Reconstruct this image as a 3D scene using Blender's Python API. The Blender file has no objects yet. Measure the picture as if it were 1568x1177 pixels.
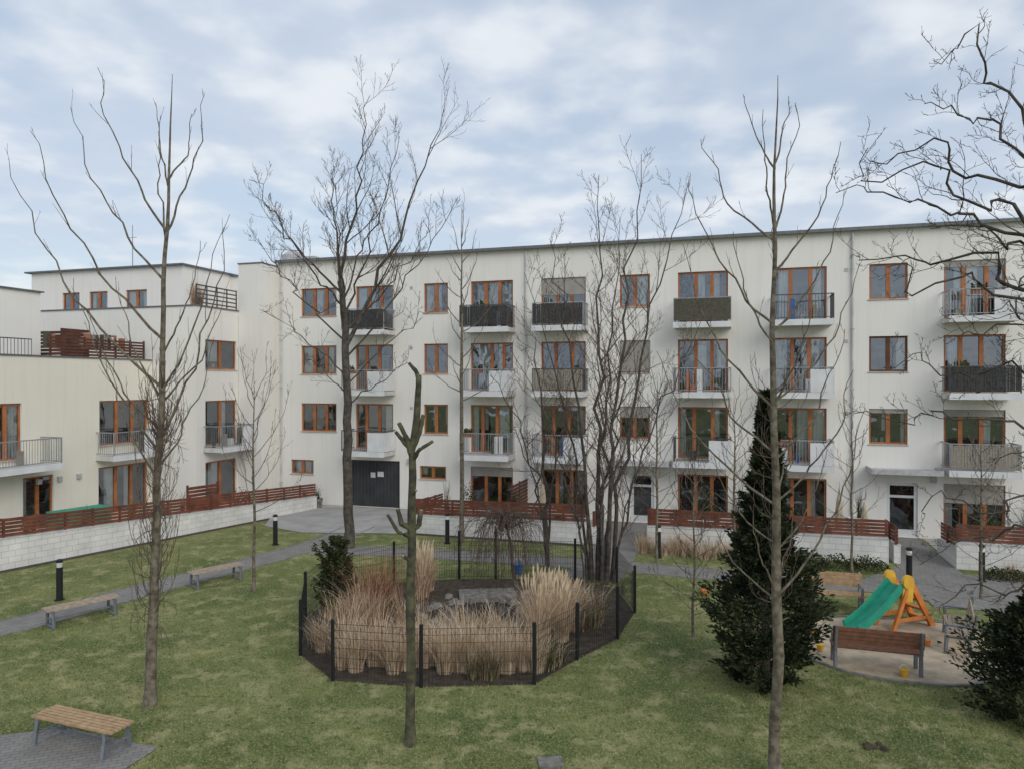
import bpy, math, random
import numpy as np
from mathutils import Vector, noise
R = random.Random(11)
sc = bpy.context.scene
U = R.uniform

# ------------------------------------------------------------------ materials
def mat(name, c1, c2=None, scale=6.0, rough=0.8, bump=0.0, metal=0.0, spec=0.3, detail=5, lo=0.35, hi=0.65, bscale=None):
    m = bpy.data.materials.new(name); m.use_nodes = True
    nt = m.node_tree; N = nt.nodes; L = nt.links
    b = N['Principled BSDF']
    b.inputs['Roughness'].default_value = rough
    b.inputs['Metallic'].default_value = metal
    b.inputs['Specular IOR Level'].default_value = spec
    if c2 is None: c2 = tuple(x*0.78 for x in c1)
    tc = N.new('ShaderNodeTexCoord')
    n = N.new('ShaderNodeTexNoise'); n.inputs['Scale'].default_value = scale; n.inputs['Detail'].default_value = detail
    L.new(tc.outputs['Object'], n.inputs['Vector'])
    r = N.new('ShaderNodeValToRGB')
    r.color_ramp.elements[0].position = lo; r.color_ramp.elements[0].color = (*c2, 1)
    r.color_ramp.elements[1].position = hi; r.color_ramp.elements[1].color = (*c1, 1)
    L.new(n.outputs['Fac'], r.inputs['Fac']); L.new(r.outputs['Color'], b.inputs['Base Color'])
    if bump:
        n2 = N.new('ShaderNodeTexNoise'); n2.inputs['Scale'].default_value = bscale or scale*8; n2.inputs['Detail'].default_value = 4
        L.new(tc.outputs['Object'], n2.inputs['Vector'])
        bp = N.new('ShaderNodeBump'); bp.inputs['Strength'].default_value = bump; bp.inputs['Distance'].default_value = 0.02
        L.new(n2.outputs['Fac'], bp.inputs['Height']); L.new(bp.outputs['Normal'], b.inputs['Normal'])
    return m

def stained_wall(name, base, dirt):
    m = mat(name, base, tuple(x*0.955 for x in base), scale=0.5, rough=0.9, bump=0.25, bscale=70)
    nt = m.node_tree; N = nt.nodes; L = nt.links
    b = N['Principled BSDF']; src = b.inputs['Base Color'].links[0].from_socket
    tc = N.new('ShaderNodeTexCoord'); mp = N.new('ShaderNodeMapping'); mp.inputs['Scale'].default_value = (4.5, 4.5, 0.2)
    L.new(tc.outputs['Object'], mp.inputs['Vector'])
    n = N.new('ShaderNodeTexNoise'); n.inputs['Scale'].default_value = 1.3; n.inputs['Detail'].default_value = 7
    L.new(mp.outputs['Vector'], n.inputs['Vector'])
    r = N.new('ShaderNodeMapRange'); r.inputs['From Min'].default_value = 0.5; r.inputs['From Max'].default_value = 0.8
    r.inputs['To Max'].default_value = 0.24
    L.new(n.outputs['Fac'], r.inputs['Value'])
    mx = N.new('ShaderNodeMix'); mx.data_type = 'RGBA'
    L.new(r.outputs['Result'], mx.inputs['Factor']); L.new(src, mx.inputs['A']); mx.inputs['B'].default_value = (*dirt, 1)
    L.new(mx.outputs['Result'], b.inputs['Base Color'])
    return m

def brickmat(name, c1, c2, mortar, dirv, bw, bh, rough=0.85, ms=0.012, flat=False):
    m = bpy.data.materials.new(name); m.use_nodes = True
    nt = m.node_tree; N = nt.nodes; L = nt.links; b = N['Principled BSDF']; b.inputs['Roughness'].default_value = rough
    tc = N.new('ShaderNodeTexCoord')
    if flat:
        mp = N.new('ShaderNodeMapping'); mp.inputs['Rotation'].default_value = (0, 0, dirv); L.new(tc.outputs['Object'], mp.inputs['Vector']); vec = mp.outputs['Vector']
    else:
        dp = N.new('ShaderNodeVectorMath'); dp.operation = 'DOT_PRODUCT'; dp.inputs[1].default_value = (dirv[0], dirv[1], 0)
        L.new(tc.outputs['Object'], dp.inputs[0]); sp = N.new('ShaderNodeSeparateXYZ'); L.new(tc.outputs['Object'], sp.inputs[0])
        cb = N.new('ShaderNodeCombineXYZ'); L.new(dp.outputs['Value'], cb.inputs['X']); L.new(sp.outputs['Z'], cb.inputs['Y']); vec = cb.outputs[0]
    br = N.new('ShaderNodeTexBrick'); br.inputs['Scale'].default_value = 1.0
    br.inputs['Brick Width'].default_value = bw; br.inputs['Row Height'].default_value = bh; br.inputs['Mortar Size'].default_value = ms
    br.inputs['Color1'].default_value = (*c1, 1); br.inputs['Color2'].default_value = (*c2, 1); br.inputs['Mortar'].default_value = (*mortar, 1)
    L.new(vec, br.inputs['Vector'])
    n = N.new('ShaderNodeTexNoise'); n.inputs['Scale'].default_value = 1.5; n.inputs['Detail'].default_value = 8; L.new(tc.outputs['Object'], n.inputs['Vector'])
    mr = N.new('ShaderNodeMapRange'); mr.inputs['To Min'].default_value = 0.68; mr.inputs['To Max'].default_value = 1.25; L.new(n.outputs['Fac'], mr.inputs['Value'])
    vm = N.new('ShaderNodeVectorMath'); vm.operation = 'SCALE'; L.new(br.outputs['Color'], vm.inputs[0]); L.new(mr.outputs['Result'], vm.inputs['Scale'])
    L.new(vm.outputs[0], b.inputs['Base Color'])
    bp = N.new('ShaderNodeBump'); bp.inputs['Strength'].default_value = 0.4; bp.inputs['Distance'].default_value = 0.01; bp.invert = True
    L.new(br.outputs['Fac'], bp.inputs['Height']); L.new(bp.outputs['Normal'], b.inputs['Normal'])
    return m

def glassmat():
    m = bpy.data.materials.new('window_glass'); m.use_nodes = True
    nt = m.node_tree; N = nt.nodes; L = nt.links; N.remove(N['Principled BSDF']); out = N['Material Output']
    t = N.new('ShaderNodeBsdfTransparent'); t.inputs['Color'].default_value = (0.8, 0.84, 0.84, 1)
    g = N.new('ShaderNodeBsdfGlossy'); g.inputs['Roughness'].default_value = 0.03; g.inputs['Color'].default_value = (0.85, 0.92, 1, 1)
    lw = N.new('ShaderNodeLayerWeight'); lw.inputs['Blend'].default_value = 0.35
    mr = N.new('ShaderNodeMapRange'); mr.inputs['To Min'].default_value = 0.19; mr.inputs['To Max'].default_value = 0.85
    tc = N.new('ShaderNodeTexCoord'); nz = N.new('ShaderNodeTexNoise'); nz.inputs['Scale'].default_value = 0.9
    L.new(tc.outputs['Object'], nz.inputs['Vector']); bp = N.new('ShaderNodeBump'); bp.inputs['Strength'].default_value = 0.25; bp.inputs['Distance'].default_value = 0.12
    L.new(nz.outputs['Fac'], bp.inputs['Height']); L.new(bp.outputs['Normal'], g.inputs['Normal'])
    mx = N.new('ShaderNodeMixShader')
    L.new(lw.outputs['Fresnel'], mr.inputs['Value']); L.new(mr.outputs['Result'], mx.inputs['Fac'])
    L.new(t.outputs[0], mx.inputs[1]); L.new(g.outputs[0], mx.inputs[2]); L.new(mx.outputs[0], out.inputs['Surface'])
    return m

def grassmat(name, blades=False):
    m = bpy.data.materials.new(name); m.use_nodes = True
    nt = m.node_tree; N = nt.nodes; L = nt.links; b = N['Principled BSDF']; b.inputs['Roughness'].default_value = 0.95
    b.inputs['Specular IOR Level'].default_value = 0.1
    tc = N.new('ShaderNodeTexCoord')
    def nz(s, d, lo, hi):
        n = N.new('ShaderNodeTexNoise'); n.inputs['Scale'].default_value = s; n.inputs['Detail'].default_value = d; n.inputs['Roughness'].default_value = 0.6
        L.new(tc.outputs['Object'], n.inputs['Vector'])
        r = N.new('ShaderNodeMapRange'); r.inputs['From Min'].default_value = lo; r.inputs['From Max'].default_value = hi
        L.new(n.outputs['Fac'], r.inputs['Value']); return r.outputs['Result']
    def mix(f, a, bb):
        x = N.new('ShaderNodeMix'); x.data_type = 'RGBA'; L.new(f, x.inputs['Factor'])
        for k, s in (('A', a), ('B', bb)):
            if isinstance(s, tuple): x.inputs[k].default_value = (*s, 1)
            else: L.new(s, x.inputs[k])
        return x.outputs['Result']
    k = 1.45 if blades else 1.2
    s = lambda c: tuple(v*k for v in c)
    c = mix(nz(0.45, 5, 0.38, 0.62), s((0.086, 0.118, 0.036)), s((0.175, 0.190, 0.068)))
    c = mix(nz(1.7, 7, 0.5, 0.64), c, s((0.27, 0.26, 0.125)))
    c = mix(nz(5.0, 6, 0.52, 0.7), c, s((0.075, 0.10, 0.034)))
    c = mix(nz(22, 5, 0.5, 0.72), c, s((0.34, 0.315, 0.19)))
    c = mix(nz(10, 6, 0.57, 0.72), c, s((0.05, 0.068, 0.024)))
    L.new(c, b.inputs['Base Color'])
    if not blades:
        n2 = N.new('ShaderNodeTexNoise'); n2.inputs['Scale'].default_value = 40; n2.inputs['Detail'].default_value = 6
        L.new(tc.outputs['Object'], n2.inputs['Vector'])
        bp = N.new('ShaderNodeBump'); bp.inputs['Strength'].default_value = 0.7; bp.inputs['Distance'].default_value = 0.03
        L.new(n2.outputs['Fac'], bp.inputs['Height']); L.new(bp.outputs['Normal'], b.inputs['Normal'])
    return m

ANG = math.atan2(-0.2922, 0.9565)
M = {}
M['wall'] = stained_wall('white_render', (0.83, 0.805, 0.75), (0.58, 0.55, 0.5))
M['cream'] = stained_wall('cream_render', (0.80, 0.76, 0.65), (0.56, 0.52, 0.43))
M['conc'] = mat('balcony_concrete', (0.62, 0.62, 0.60), (0.48, 0.48, 0.47), scale=3, bump=0.2)
M['white'] = mat('white_panel', (0.72, 0.73, 0.73), (0.62, 0.63, 0.63), scale=2)
M['cope'] = mat('roof_coping', (0.18, 0.19, 0.20), rough=0.5, metal=0.3)
M['roof'] = mat('roof_felt', (0.30, 0.30, 0.30), scale=1)
M['frame'] = mat('window_wood', (0.44, 0.17, 0.065), (0.31, 0.11, 0.04), scale=2.5, rough=0.5)
M['framed'] = mat('window_wood_dark', (0.16, 0.06, 0.03), (0.10, 0.04, 0.02), scale=2.5, rough=0.5)
M['glass'] = glassmat()
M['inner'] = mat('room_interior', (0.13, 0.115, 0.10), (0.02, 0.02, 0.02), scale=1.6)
M['curt'] = mat('curtain', (0.78, 0.77, 0.74), (0.6, 0.59, 0.56), scale=3)
M['blind'] = mat('roller_blind', (0.36, 0.34, 0.3), (0.3, 0.28, 0.25), scale=3)
M['sill'] = mat('sill_metal', (0.5, 0.5, 0.5), rough=0.4)
M['rail'] = mat('railing_steel', (0.10, 0.105, 0.11), rough=0.5, metal=0.3)
M['raill'] = mat('railing_galvanised', (0.36, 0.38, 0.39), rough=0.45, metal=0.3)
M['fabd'] = mat('screen_dark', (0.07, 0.07, 0.07), (0.03, 0.03, 0.03), scale=14)
M['fabo'] = mat('screen_olive', (0.11, 0.105, 0.075), (0.07, 0.065, 0.05), scale=12)
M['fabb'] = mat('screen_bamboo', (0.34, 0.31, 0.26), (0.2, 0.18, 0.15), scale=25)
M['block'] = brickmat('whitewashed_block', (0.74, 0.73, 0.70), (0.66, 0.65, 0.62), (0.50, 0.49, 0.46), (0.9565, -0.2922), 0.4, 0.2, ms=0.009)
M['blockl'] = brickmat('whitewashed_block_left', (0.74, 0.73, 0.70), (0.66, 0.65, 0.62), (0.50, 0.49, 0.46), (0.529, 0.849), 0.4, 0.2, ms=0.009)
M['wood'] = mat('fence_wood', (0.20, 0.070, 0.040), (0.11, 0.042, 0.028), scale=3, rough=0.65)
M['woodd'] = mat('terrace_wood', (0.13, 0.055, 0.035), (0.08, 0.035, 0.025), scale=3)
M['slat'] = mat('bench_slats', (0.50, 0.34, 0.19), (0.34, 0.22, 0.12), scale=9, rough=0.6)
M['slatg'] = mat('bench_slats_weathered', (0.46, 0.37, 0.28), (0.3, 0.23, 0.17), scale=9, rough=0.7)
M['slatr'] = mat('bench_slats_red', (0.24, 0.11, 0.065), (0.16, 0.07, 0.04), scale=9, rough=0.6)
M['steel'] = mat('bench_steel', (0.24, 0.26, 0.29), (0.17, 0.18, 0.2), scale=8, rough=0.5, metal=0.3)
M['black'] = mat('black_paint', (0.02, 0.022, 0.024), rough=0.4)
M['lens'] = mat('lamp_lens', (0.7, 0.7, 0.66), rough=0.3)
M['garage'] = mat('garage_door', (0.055, 0.06, 0.065), (0.04, 0.042, 0.045), scale=2, rough=0.5)
M['paper'] = mat('notice', (0.7, 0.7, 0.68))
M['bark'] = mat('bark_grey', (0.22, 0.19, 0.14), (0.085, 0.07, 0.05), scale=9, rough=0.95, bump=0.6, bscale=40)
M['barkd'] = mat('bark_dark', (0.115, 0.098, 0.08), (0.05, 0.042, 0.036), scale=7, rough=0.95, bump=0.4)
M['barkg'] = mat('bark_green', (0.115, 0.11, 0.06), (0.045, 0.043, 0.033), scale=7, rough=0.95, bump=0.6, bscale=40)
M['twig'] = mat('twig_brown', (0.15, 0.11, 0.085), (0.08, 0.058, 0.05), scale=5, rough=0.9)
M['cut'] = mat('cut_wood', (0.4, 0.3, 0.18))
M['conif'] = mat('conifer_leaf', (0.045, 0.062, 0.030), (0.008, 0.013, 0.008), scale=3.2, rough=0.9, spec=0.1, detail=8)
M['conif2'] = mat('conifer_leaf_light', (0.08, 0.09, 0.042), (0.024, 0.034, 0.017), scale=4, rough=0.9, spec=0.1)
M['shrub'] = mat('shrub_leaf', (0.07, 0.085, 0.035), (0.025, 0.03, 0.015), scale=5, rough=0.9, spec=0.1)
M['reed1'] = mat('reed_straw', (0.76, 0.62, 0.45), (0.54, 0.41, 0.27), scale=5, rough=0.9, spec=0.1)
M['reed2'] = mat('reed_tan', (0.50, 0.34, 0.23), (0.32, 0.20, 0.13), scale=5, rough=0.9, spec=0.1)
M['reed3'] = mat('reed_red', (0.30, 0.12, 0.06), (0.17, 0.07, 0.04), scale=5, rough=0.9, spec=0.1)
M['reedg'] = mat('reed_green', (0.13, 0.14, 0.05), (0.06, 0.07, 0.03), scale=5, rough=0.9, spec=0.1)
M['soil'] = mat('soil', (0.10, 0.078, 0.055), (0.045, 0.037, 0.028), scale=5, rough=1, bump=1, bscale=30)
M['stone'] = mat('stone', (0.26, 0.245, 0.22), (0.13, 0.12, 0.105), scale=7, rough=0.9, bump=0.5)
M['water'] = mat('pond_water', (0.02, 0.022, 0.018), rough=0.06, spec=0.6)
M['sand'] = mat('sand', (0.54, 0.44, 0.32), (0.38, 0.31, 0.22), scale=3, rough=1, bump=1.0, bscale=18)
M['paving'] = brickmat('paving', (0.27, 0.255, 0.235), (0.22, 0.21, 0.195), (0.12, 0.115, 0.1), ANG, 0.2, 0.1, ms=0.006, flat=True)
M['concf'] = mat('concrete_paving', (0.42, 0.41, 0.39), (0.32, 0.31, 0.295), scale=1.2, rough=0.9, bump=0.2)
M['kerb'] = mat('edging', (0.27, 0.26, 0.24), (0.16, 0.155, 0.14), scale=6, rough=0.9)
M['green'] = mat('plastic_green', (0.03, 0.34, 0.22), (0.022, 0.26, 0.17), scale=4, rough=0.55)
M['yellow'] = mat('plastic_yellow', (0.75, 0.45, 0.05), (0.62, 0.36, 0.05), scale=4, rough=0.55)
M['orange'] = mat('plastic_orange', (0.68, 0.24, 0.06), (0.55, 0.18, 0.04), scale=4, rough=0.55)
M['blue'] = mat('plastic_blue', (0.05, 0.15, 0.4), rough=0.45)
M['beige'] = mat('parasol_cloth', (0.50, 0.42, 0.30))
M['terra'] = mat('terracotta', (0.4, 0.17, 0.09))
M['grass'] = grassmat('lawn'); M['blade'] = grassmat('lawn_blades', True)

# ------------------------------------------------------------------ mesh builder
class MB:
    def __init__(s): s.v = []; s.f = []; s.m = []
    def quad(s, a, b, c, d, mi=0):
        n = len(s.v); s.v += [tuple(a), tuple(b), tuple(c), tuple(d)]; s.f.append((n, n+1, n+2, n+3)); s.m.append(mi)
    def poly(s, pts, mi=0):
        n = len(s.v); s.v += [tuple(p) for p in pts]; s.f.append(tuple(range(n, n+len(pts)))); s.m.append(mi)
    def box(s, F, a0, a1, o0, o1, z0, z1, mi=0, dz=0.0):
        n = len(s.v)
        s.v += [F(a, o, z+(dz if a == a1 else 0)) for z in (z0, z1) for a, o in ((a0, o0), (a1, o0), (a1, o1), (a0, o1))]
        for q in ((0, 1, 2, 3), (4, 5, 6, 7), (0, 1, 5, 4), (1, 2, 6, 5), (2, 3, 7, 6), (3, 0, 4, 7)):
            s.f.append(tuple(n+i for i in q)); s.m.append(mi)
    def beam(s, p, q, w, h, mi=0):
        p = Vector(p); q = Vector(q); d = (q-p).normalized()
        up = Vector((0, 0, 1)) if abs(d.z) < 0.95 else Vector((1, 0, 0))
        x = d.cross(up).normalized()*w/2; y = x.cross(d).normalized()*h/2
        n = len(s.v)
        s.v += [tuple(c+a*x+b*y) for c in (p, q) for a, b in ((-1, -1), (1, -1), (1, 1), (-1, 1))]
        for f in ((0, 1, 2, 3), (4, 5, 6, 7), (0, 1, 5, 4), (1, 2, 6, 5), (2, 3, 7, 6), (3, 0, 4, 7)):
            s.f.append(tuple(n+i for i in f)); s.m.append(mi)
    def tube(s, pts, rads, n=5, mi=0, cap=True):
        b0 = len(s.v); k = len(pts)
        for i, p in enumerate(pts):
            p = Vector(p)
            d = (Vector(pts[min(i+1, k-1)])-Vector(pts[max(i-1, 0)]))
            d = d.normalized() if d.length > 1e-9 else Vector((0, 0, 1))
            ref = Vector((1, 0.13, 0)) if abs(d.x) < 0.8 else Vector((0, 1, 0.1))
            x = d.cross(ref).normalized(); y = d.cross(x)
            for j in range(n):
                t = 2*math.pi*j/n
                s.v.append(tuple(p+(x*math.cos(t)+y*math.sin(t))*rads[i]))
        for i in range(k-1):
            for j in range(n):
                a = b0+i*n+j; b = b0+i*n+(j+1) % n
                s.f.append((a, b, b+n, a+n)); s.m.append(mi)
        if cap and n > 2:
            s.f.append(tuple(b0+(k-1)*n+j for j in range(n))); s.m.append(mi)
            s.f.append(tuple(b0+j for j in range(n))); s.m.append(mi)
    def obj(s, name, mats, parent=None, smooth=False):
        me = bpy.data.meshes.new(name); me.from_pydata(s.v, [], s.f)
        if not isinstance(mats, (list, tuple)): mats = [mats]
        for m in mats: me.materials.append(m)
        if len(mats) > 1: me.polygons.foreach_set('material_index', s.m)
        if smooth: me.polygons.foreach_set('use_smooth', [True]*len(me.polygons))
        me.update()
        o = bpy.data.objects.new(name, me); sc.collection.objects.link(o)
        if parent: o.parent = parent
        return o

def empty(name):
    e = bpy.data.objects.new(name, None); sc.collection.objects.link(e); e.empty_display_size = 0.3; return e

class Fr:
    def __init__(s, x, y, ang, z=0):
        s.x = x; s.y = y; s.z = z; s.ax = math.cos(ang); s.ay = math.sin(ang)
    def __call__(s, a, o, z):
        return (s.x+s.ax*a+s.ay*o, s.y+s.ay*a-s.ax*o, s.z+z)
MAIN = Fr(-11.97, 36.67, ANG)          # a=u along facade, o=v outwards
def sideframe(u):
    p = MAIN(u, 0, 0); return Fr(p[0], p[1], ANG+math.pi/2)   # a = -v , outward = +u

# ------------------------------------------------------------------ facade tools
class Bld:
    def __init__(s, name, wallmat):
        s.e = empty(name); s.wm = wallmat
        for k in ('walls', 'frames', 'glass', 'inner', 'curt', 'sills', 'balc', 'rail'): setattr(s, k, MB())
    def facade(s, F, a0, a1, z0, z1, ops, depth=0.17):
        As = sorted({a0, a1, *[o[0] for o in ops], *[o[1] for o in ops]})
        Zs = sorted({z0, z1, *[o[2] for o in ops], *[o[3] for o in ops]})
        for i in range(len(As)-1):
            for j in range(len(Zs)-1):
                ca = (As[i]+As[i+1])/2; cz = (Zs[j]+Zs[j+1])/2
                if any(o[0] < ca < o[1] and o[2] < cz < o[3] for o in ops): continue
                s.walls.quad(F(As[i], 0, Zs[j]), F(As[i+1], 0, Zs[j]), F(As[i+1], 0, Zs[j+1]), F(As[i], 0, Zs[j+1]))
        for o in ops:
            a, b, c, d = o[:4]
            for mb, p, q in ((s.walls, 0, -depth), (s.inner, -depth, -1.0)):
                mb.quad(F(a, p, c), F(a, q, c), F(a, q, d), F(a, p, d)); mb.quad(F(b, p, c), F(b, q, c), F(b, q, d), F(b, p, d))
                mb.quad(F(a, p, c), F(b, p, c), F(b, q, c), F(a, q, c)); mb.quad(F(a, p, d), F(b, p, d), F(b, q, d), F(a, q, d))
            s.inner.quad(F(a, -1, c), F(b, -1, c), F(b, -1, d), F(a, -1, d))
    def window(s, F, a0, a1, z0, z1, splits=(0.5,), dark=False, blind=None, curt=None):
        mi = 1 if dark else 0; w = 0.075; o0, o1 = -0.15, -0.075
        fr = s.frames
        fr.box(F, a0, a1, o0, o1, z1-w, z1-0.002, mi); fr.box(F, a0, a1, o0, o1, z0+0.002, z0+w, mi)
        fr.box(F, a0+0.002, a0+w, o0, o1, z0+w, z1-w, mi); fr.box(F, a1-w, a1-0.002, o0, o1, z0+w, z1-w, mi)
        for t in splits:
            c = a0+(a1-a0)*t; fr.box(F, c-0.075, c+0.075, o0, o1+0.01, z0+w, z1-w, mi)
        # each pane is set at its own very slight angle, as in real sashes
        ed = [0]+list(splits)+[1]
        for i in range(len(ed)-1):
            l = a0+(a1-a0)*ed[i]; r = a0+(a1-a0)*ed[i+1]; q1, q2, q3 = U(-.007, .007), U(-.007, .007), U(-.007, .007)
            s.glass.quad(F(l, -0.11+q1, z0), F(r, -0.11+q2, z0), F(r, -0.11+q2+q3, z1), F(l, -0.11+q1+q3, z1))
        s.sills.box(F, a0-0.04, a1+0.04, -0.06, 0.05, z0-0.035, z0-0.003)
        if blind is None: blind = R.choice([0]*12+[0.12, 0.2, 0.35])
        if blind:
            s.curt.box(F, a0+0.02, a1-0.02, -0.072, -0.05, z1-(z1-z0)*blind, z1-0.01, 1)
        if curt is None: curt = R.random() < 0.75
        if curt:
            for i in range(len(ed)-1):
                if R.random() < 0.25: continue
                l = a0+(a1-a0)*ed[i]+.05; r = a0+(a1-a0)*ed[i+1]-.05; W = (r-l)*U(0.25, 0.95)
                if R.random() < 0.5: l = r-W
                n = max(4, int(W/0.06)); zt = z0+(z1-z0)*(0 if R.random() < 0.65 else U(0.2, 0.5))
                for k in range(n):
                    x0 = l+W*k/n; x1 = l+W*(k+1)/n; q0 = -0.21+0.03*(k % 2); q1 = -0.21+0.03*((k+1) % 2)
                    s.curt.quad(F(x0, q0, zt), F(x1, q1, zt), F(x1, q1, z1), F(x0, q0, z1), 0)
        if R.random() < 0.5:
            for _ in range(R.randint(1, 3)):
                x = U(a0+0.2, a1-0.2); s.curt.box(F, x-0.06, x+0.06, -0.34, -0.26, z0+0.05, z0+U(0.2, 0.4), R.choice([0, 1]))
    def balcony(s, F, a0, a1, zf, depth=1.2, style='bars', panel=True, light=False, H=1.02):
        s.balc.box(F, a0, a1, 0.003, depth, zf-0.2, zf)
        s.balc.box(F, a0-0.02, a1+0.02, depth+0.002, depth+0.03, zf-0.22, zf+0.02, 1)
        rm = 1 if light else 0
        zt = zf+H; rl = s.rail
        rl.box(F, a0, a1, depth-0.045, depth-0.005, zt-0.04, zt, rm)
        rl.box(F, a0, a1, depth-0.035, depth-0.015, zf+0.08, zf+0.11, rm)
        for a in (a0+0.02, a1-0.02):
            rl.box(F, a-0.02, a+0.02, 0.02, depth-0.05, zt-0.04, zt, rm)
            rl.box(F, a-0.015, a+0.015, 0.02, depth-0.05, zf+0.08, zf+0.11, rm)
            rl.box(F, a-0.02, a+0.02, depth-0.05, depth-0.003, zf, zt-0.041, rm)
            k = int((depth-0.1)/0.11)
            for i in range(1, k):
                o = 0.02+i*(depth-0.1)/k; rl.box(F, a-0.007, a+0.007, o, o+0.014, zf+0.11, zt-0.04, rm)
        n = int((a1-a0)/0.11)
        for i in range(1, n):
            a = a0+(a1-a0)*i/n; rl.box(F, a-0.007, a+0.007, depth-0.032, depth-0.018, zf+0.11, zt-0.04, rm)
        am = a0+(a1-a0)*0.62
        if panel:
            s.balc.box(F, am, a1-0.045, depth-0.012, depth+0.028, zf+0.03, zt-0.1, 1)
            s.balc.box(F, a1-0.04, a1+0.012, 0.1, depth+0.025, zf+0.03, zt-0.1, 1)
        idx = {'dark': 2, 'olive': 3, 'bamboo': 4}.get(style)
        if idx:
            e = a1-0.02 if not panel else am-0.01
            if style in ('dark', 'bamboo'):
                k = int((e-a0-0.03)/0.09)
                for i in range(k):
                    x = a0+0.03+i*(e-a0-0.03)/k
                    s.balc.box(F, x, x+0.08, depth-0.012+U(0, 0.006), depth+0.008, zf+0.1, zt-0.05-U(0, 0.03), idx)
            else: s.balc.box(F, a0+0.03, e, depth-0.012, depth+0.008, zf+0.1, zt-0.05, idx)
        for _ in range(R.randint(1, 4)):
            x = U(a0+0.2, a1-0.3); w = U(0.1, 0.25); h = U(0.3, 1.1)
            s.balc.box(F, x, x+w, 0.25, 0.25+w, zf+0.002, zf+h, R.choice([1, 3, 4, 2, 5, 6]))
        if R.random() < 0.5:   # window-box plants hung on the rail
            x0 = U(a0+.1, a0+.8); s.balc.box(F, x0, x0+.5, depth-0.2, depth-0.06, zt-0.2, zt-0.05, R.choice([5, 1]))
            for _ in range(14):
                x = x0+U(0, .5); s.balc.box(F, x, x+U(.02, .05), depth-.17, depth-.12, zt-.05, zt+U(.05, .22), 7)
    def finish(s):
        s.walls.obj('walls', s.wm, s.e)
        s.frames.obj('window_frames', [M['frame'], M['framed'], M['garage'], M['white']], s.e)
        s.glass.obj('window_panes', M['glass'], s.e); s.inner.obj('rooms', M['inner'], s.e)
        s.curt.obj('curtains_and_blinds', [M['curt'], M['blind'], M['paper']], s.e)
        s.sills.obj('sills_and_coping', [M['sill'], M['cope'], M['roof'], M['conc']], s.e)
        s.balc.obj('balconies', [M['conc'], M['white'], M['fabd'], M['fabo'], M['fabb'], M['terra'], M['blue'], M['shrub']], s.e)
        s.rail.obj('railings', [M['rail'], M['raill'], M['woodd']], s.e)

# ------------------------------------------------------------------ main building
B = Bld('apartment_building', M['wall'])
T = [2.18+2.87*k for k in range(4)]
small = [(1.4, 3.4), (8.12, 9.35), (17.46, 18.77), (27.41, 28.79), (35.2, 36.6), (43, 44.4)]
doors = [(4.48, 6.5), (10.5, 12.56), (13.9, 15.95), (19.96, 22.02), (23.81, 25.85), (30.04, 32.12), (37.4, 39.4), (40.3, 42.3)]
ops = []; wins = []
for k in range(1, 4):
    for i, (a, b) in enumerate(small):
        ops.append((a, b, T[k]-1.4, T[k])); wins.append((a, b, T[k]-1.4, T[k], (0.5,) if i else (0.36, 0.7), k == 2 and i in (3,)))
    for a, b in doors:
        ops.append((a, b, T[k]-2.2, T[k])); wins.append((a, b, T[k]-2.2, T[k], R.choice([(0.36, 0.68), (0.33, 0.7), (0.5, 0.78), (0.28, 0.62)]), False))
for a, b in doors[1:]:
    ops.append((a, b, 0.03, T[0])); wins.append((a, b, 0.03, T[0], (0.36, 0.68), False))
for a, b, z0, z1 in ((0.8, 2.1, 1.5, 2.2), (7.9, 9.25, 1.5, 2.12)):
    ops.append((a, b, z0, z1)); wins.append((a, b, z0, z1, (0.5,), False))
ops += [(4.2, 6.85, 0.02, 2.3), (17.95, 18.95, 0.02, 2.15), (28.05, 29.15, 0.02, 2.15), (35.4, 36.4, 0.02, 2.15)]
TOP = 12.16
B.facade(MAIN, 0, 48, -0.2, TOP, ops)
for a, b, z0, z1, sp, dk in wins:
    bl = None
    if abs(a-17.46) < .1 and abs(z1-T[2]) < .1: bl = 0.97
    elif z1-z0 < 1.0: bl = 0
    B.window(MAIN, a, b, z0, z1, sp, dk, blind=bl)
B.frames.box(MAIN, 4.2, 6.85, -0.16, -0.12, 0.03, 2.3, 2)
for i in range(14):
    B.frames.box(MAIN, 4.24+i*0.187, 4.24+i*0.187+0.02, -0.12, -0.10, 0.05, 2.28, 2)
for a in (4.22, 5.5, 6.77): B.frames.box(MAIN, a, a+0.06, -0.119, -0.09, 0.05, 2.28, 2)
B.curt.box(MAIN, 5.25, 5.5, -0.09, -0.08, 1.45, 1.7, 2); B.curt.box(MAIN, 5.62, 5.95, -0.09, -0.08, 1.5, 1.75, 2)
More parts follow.
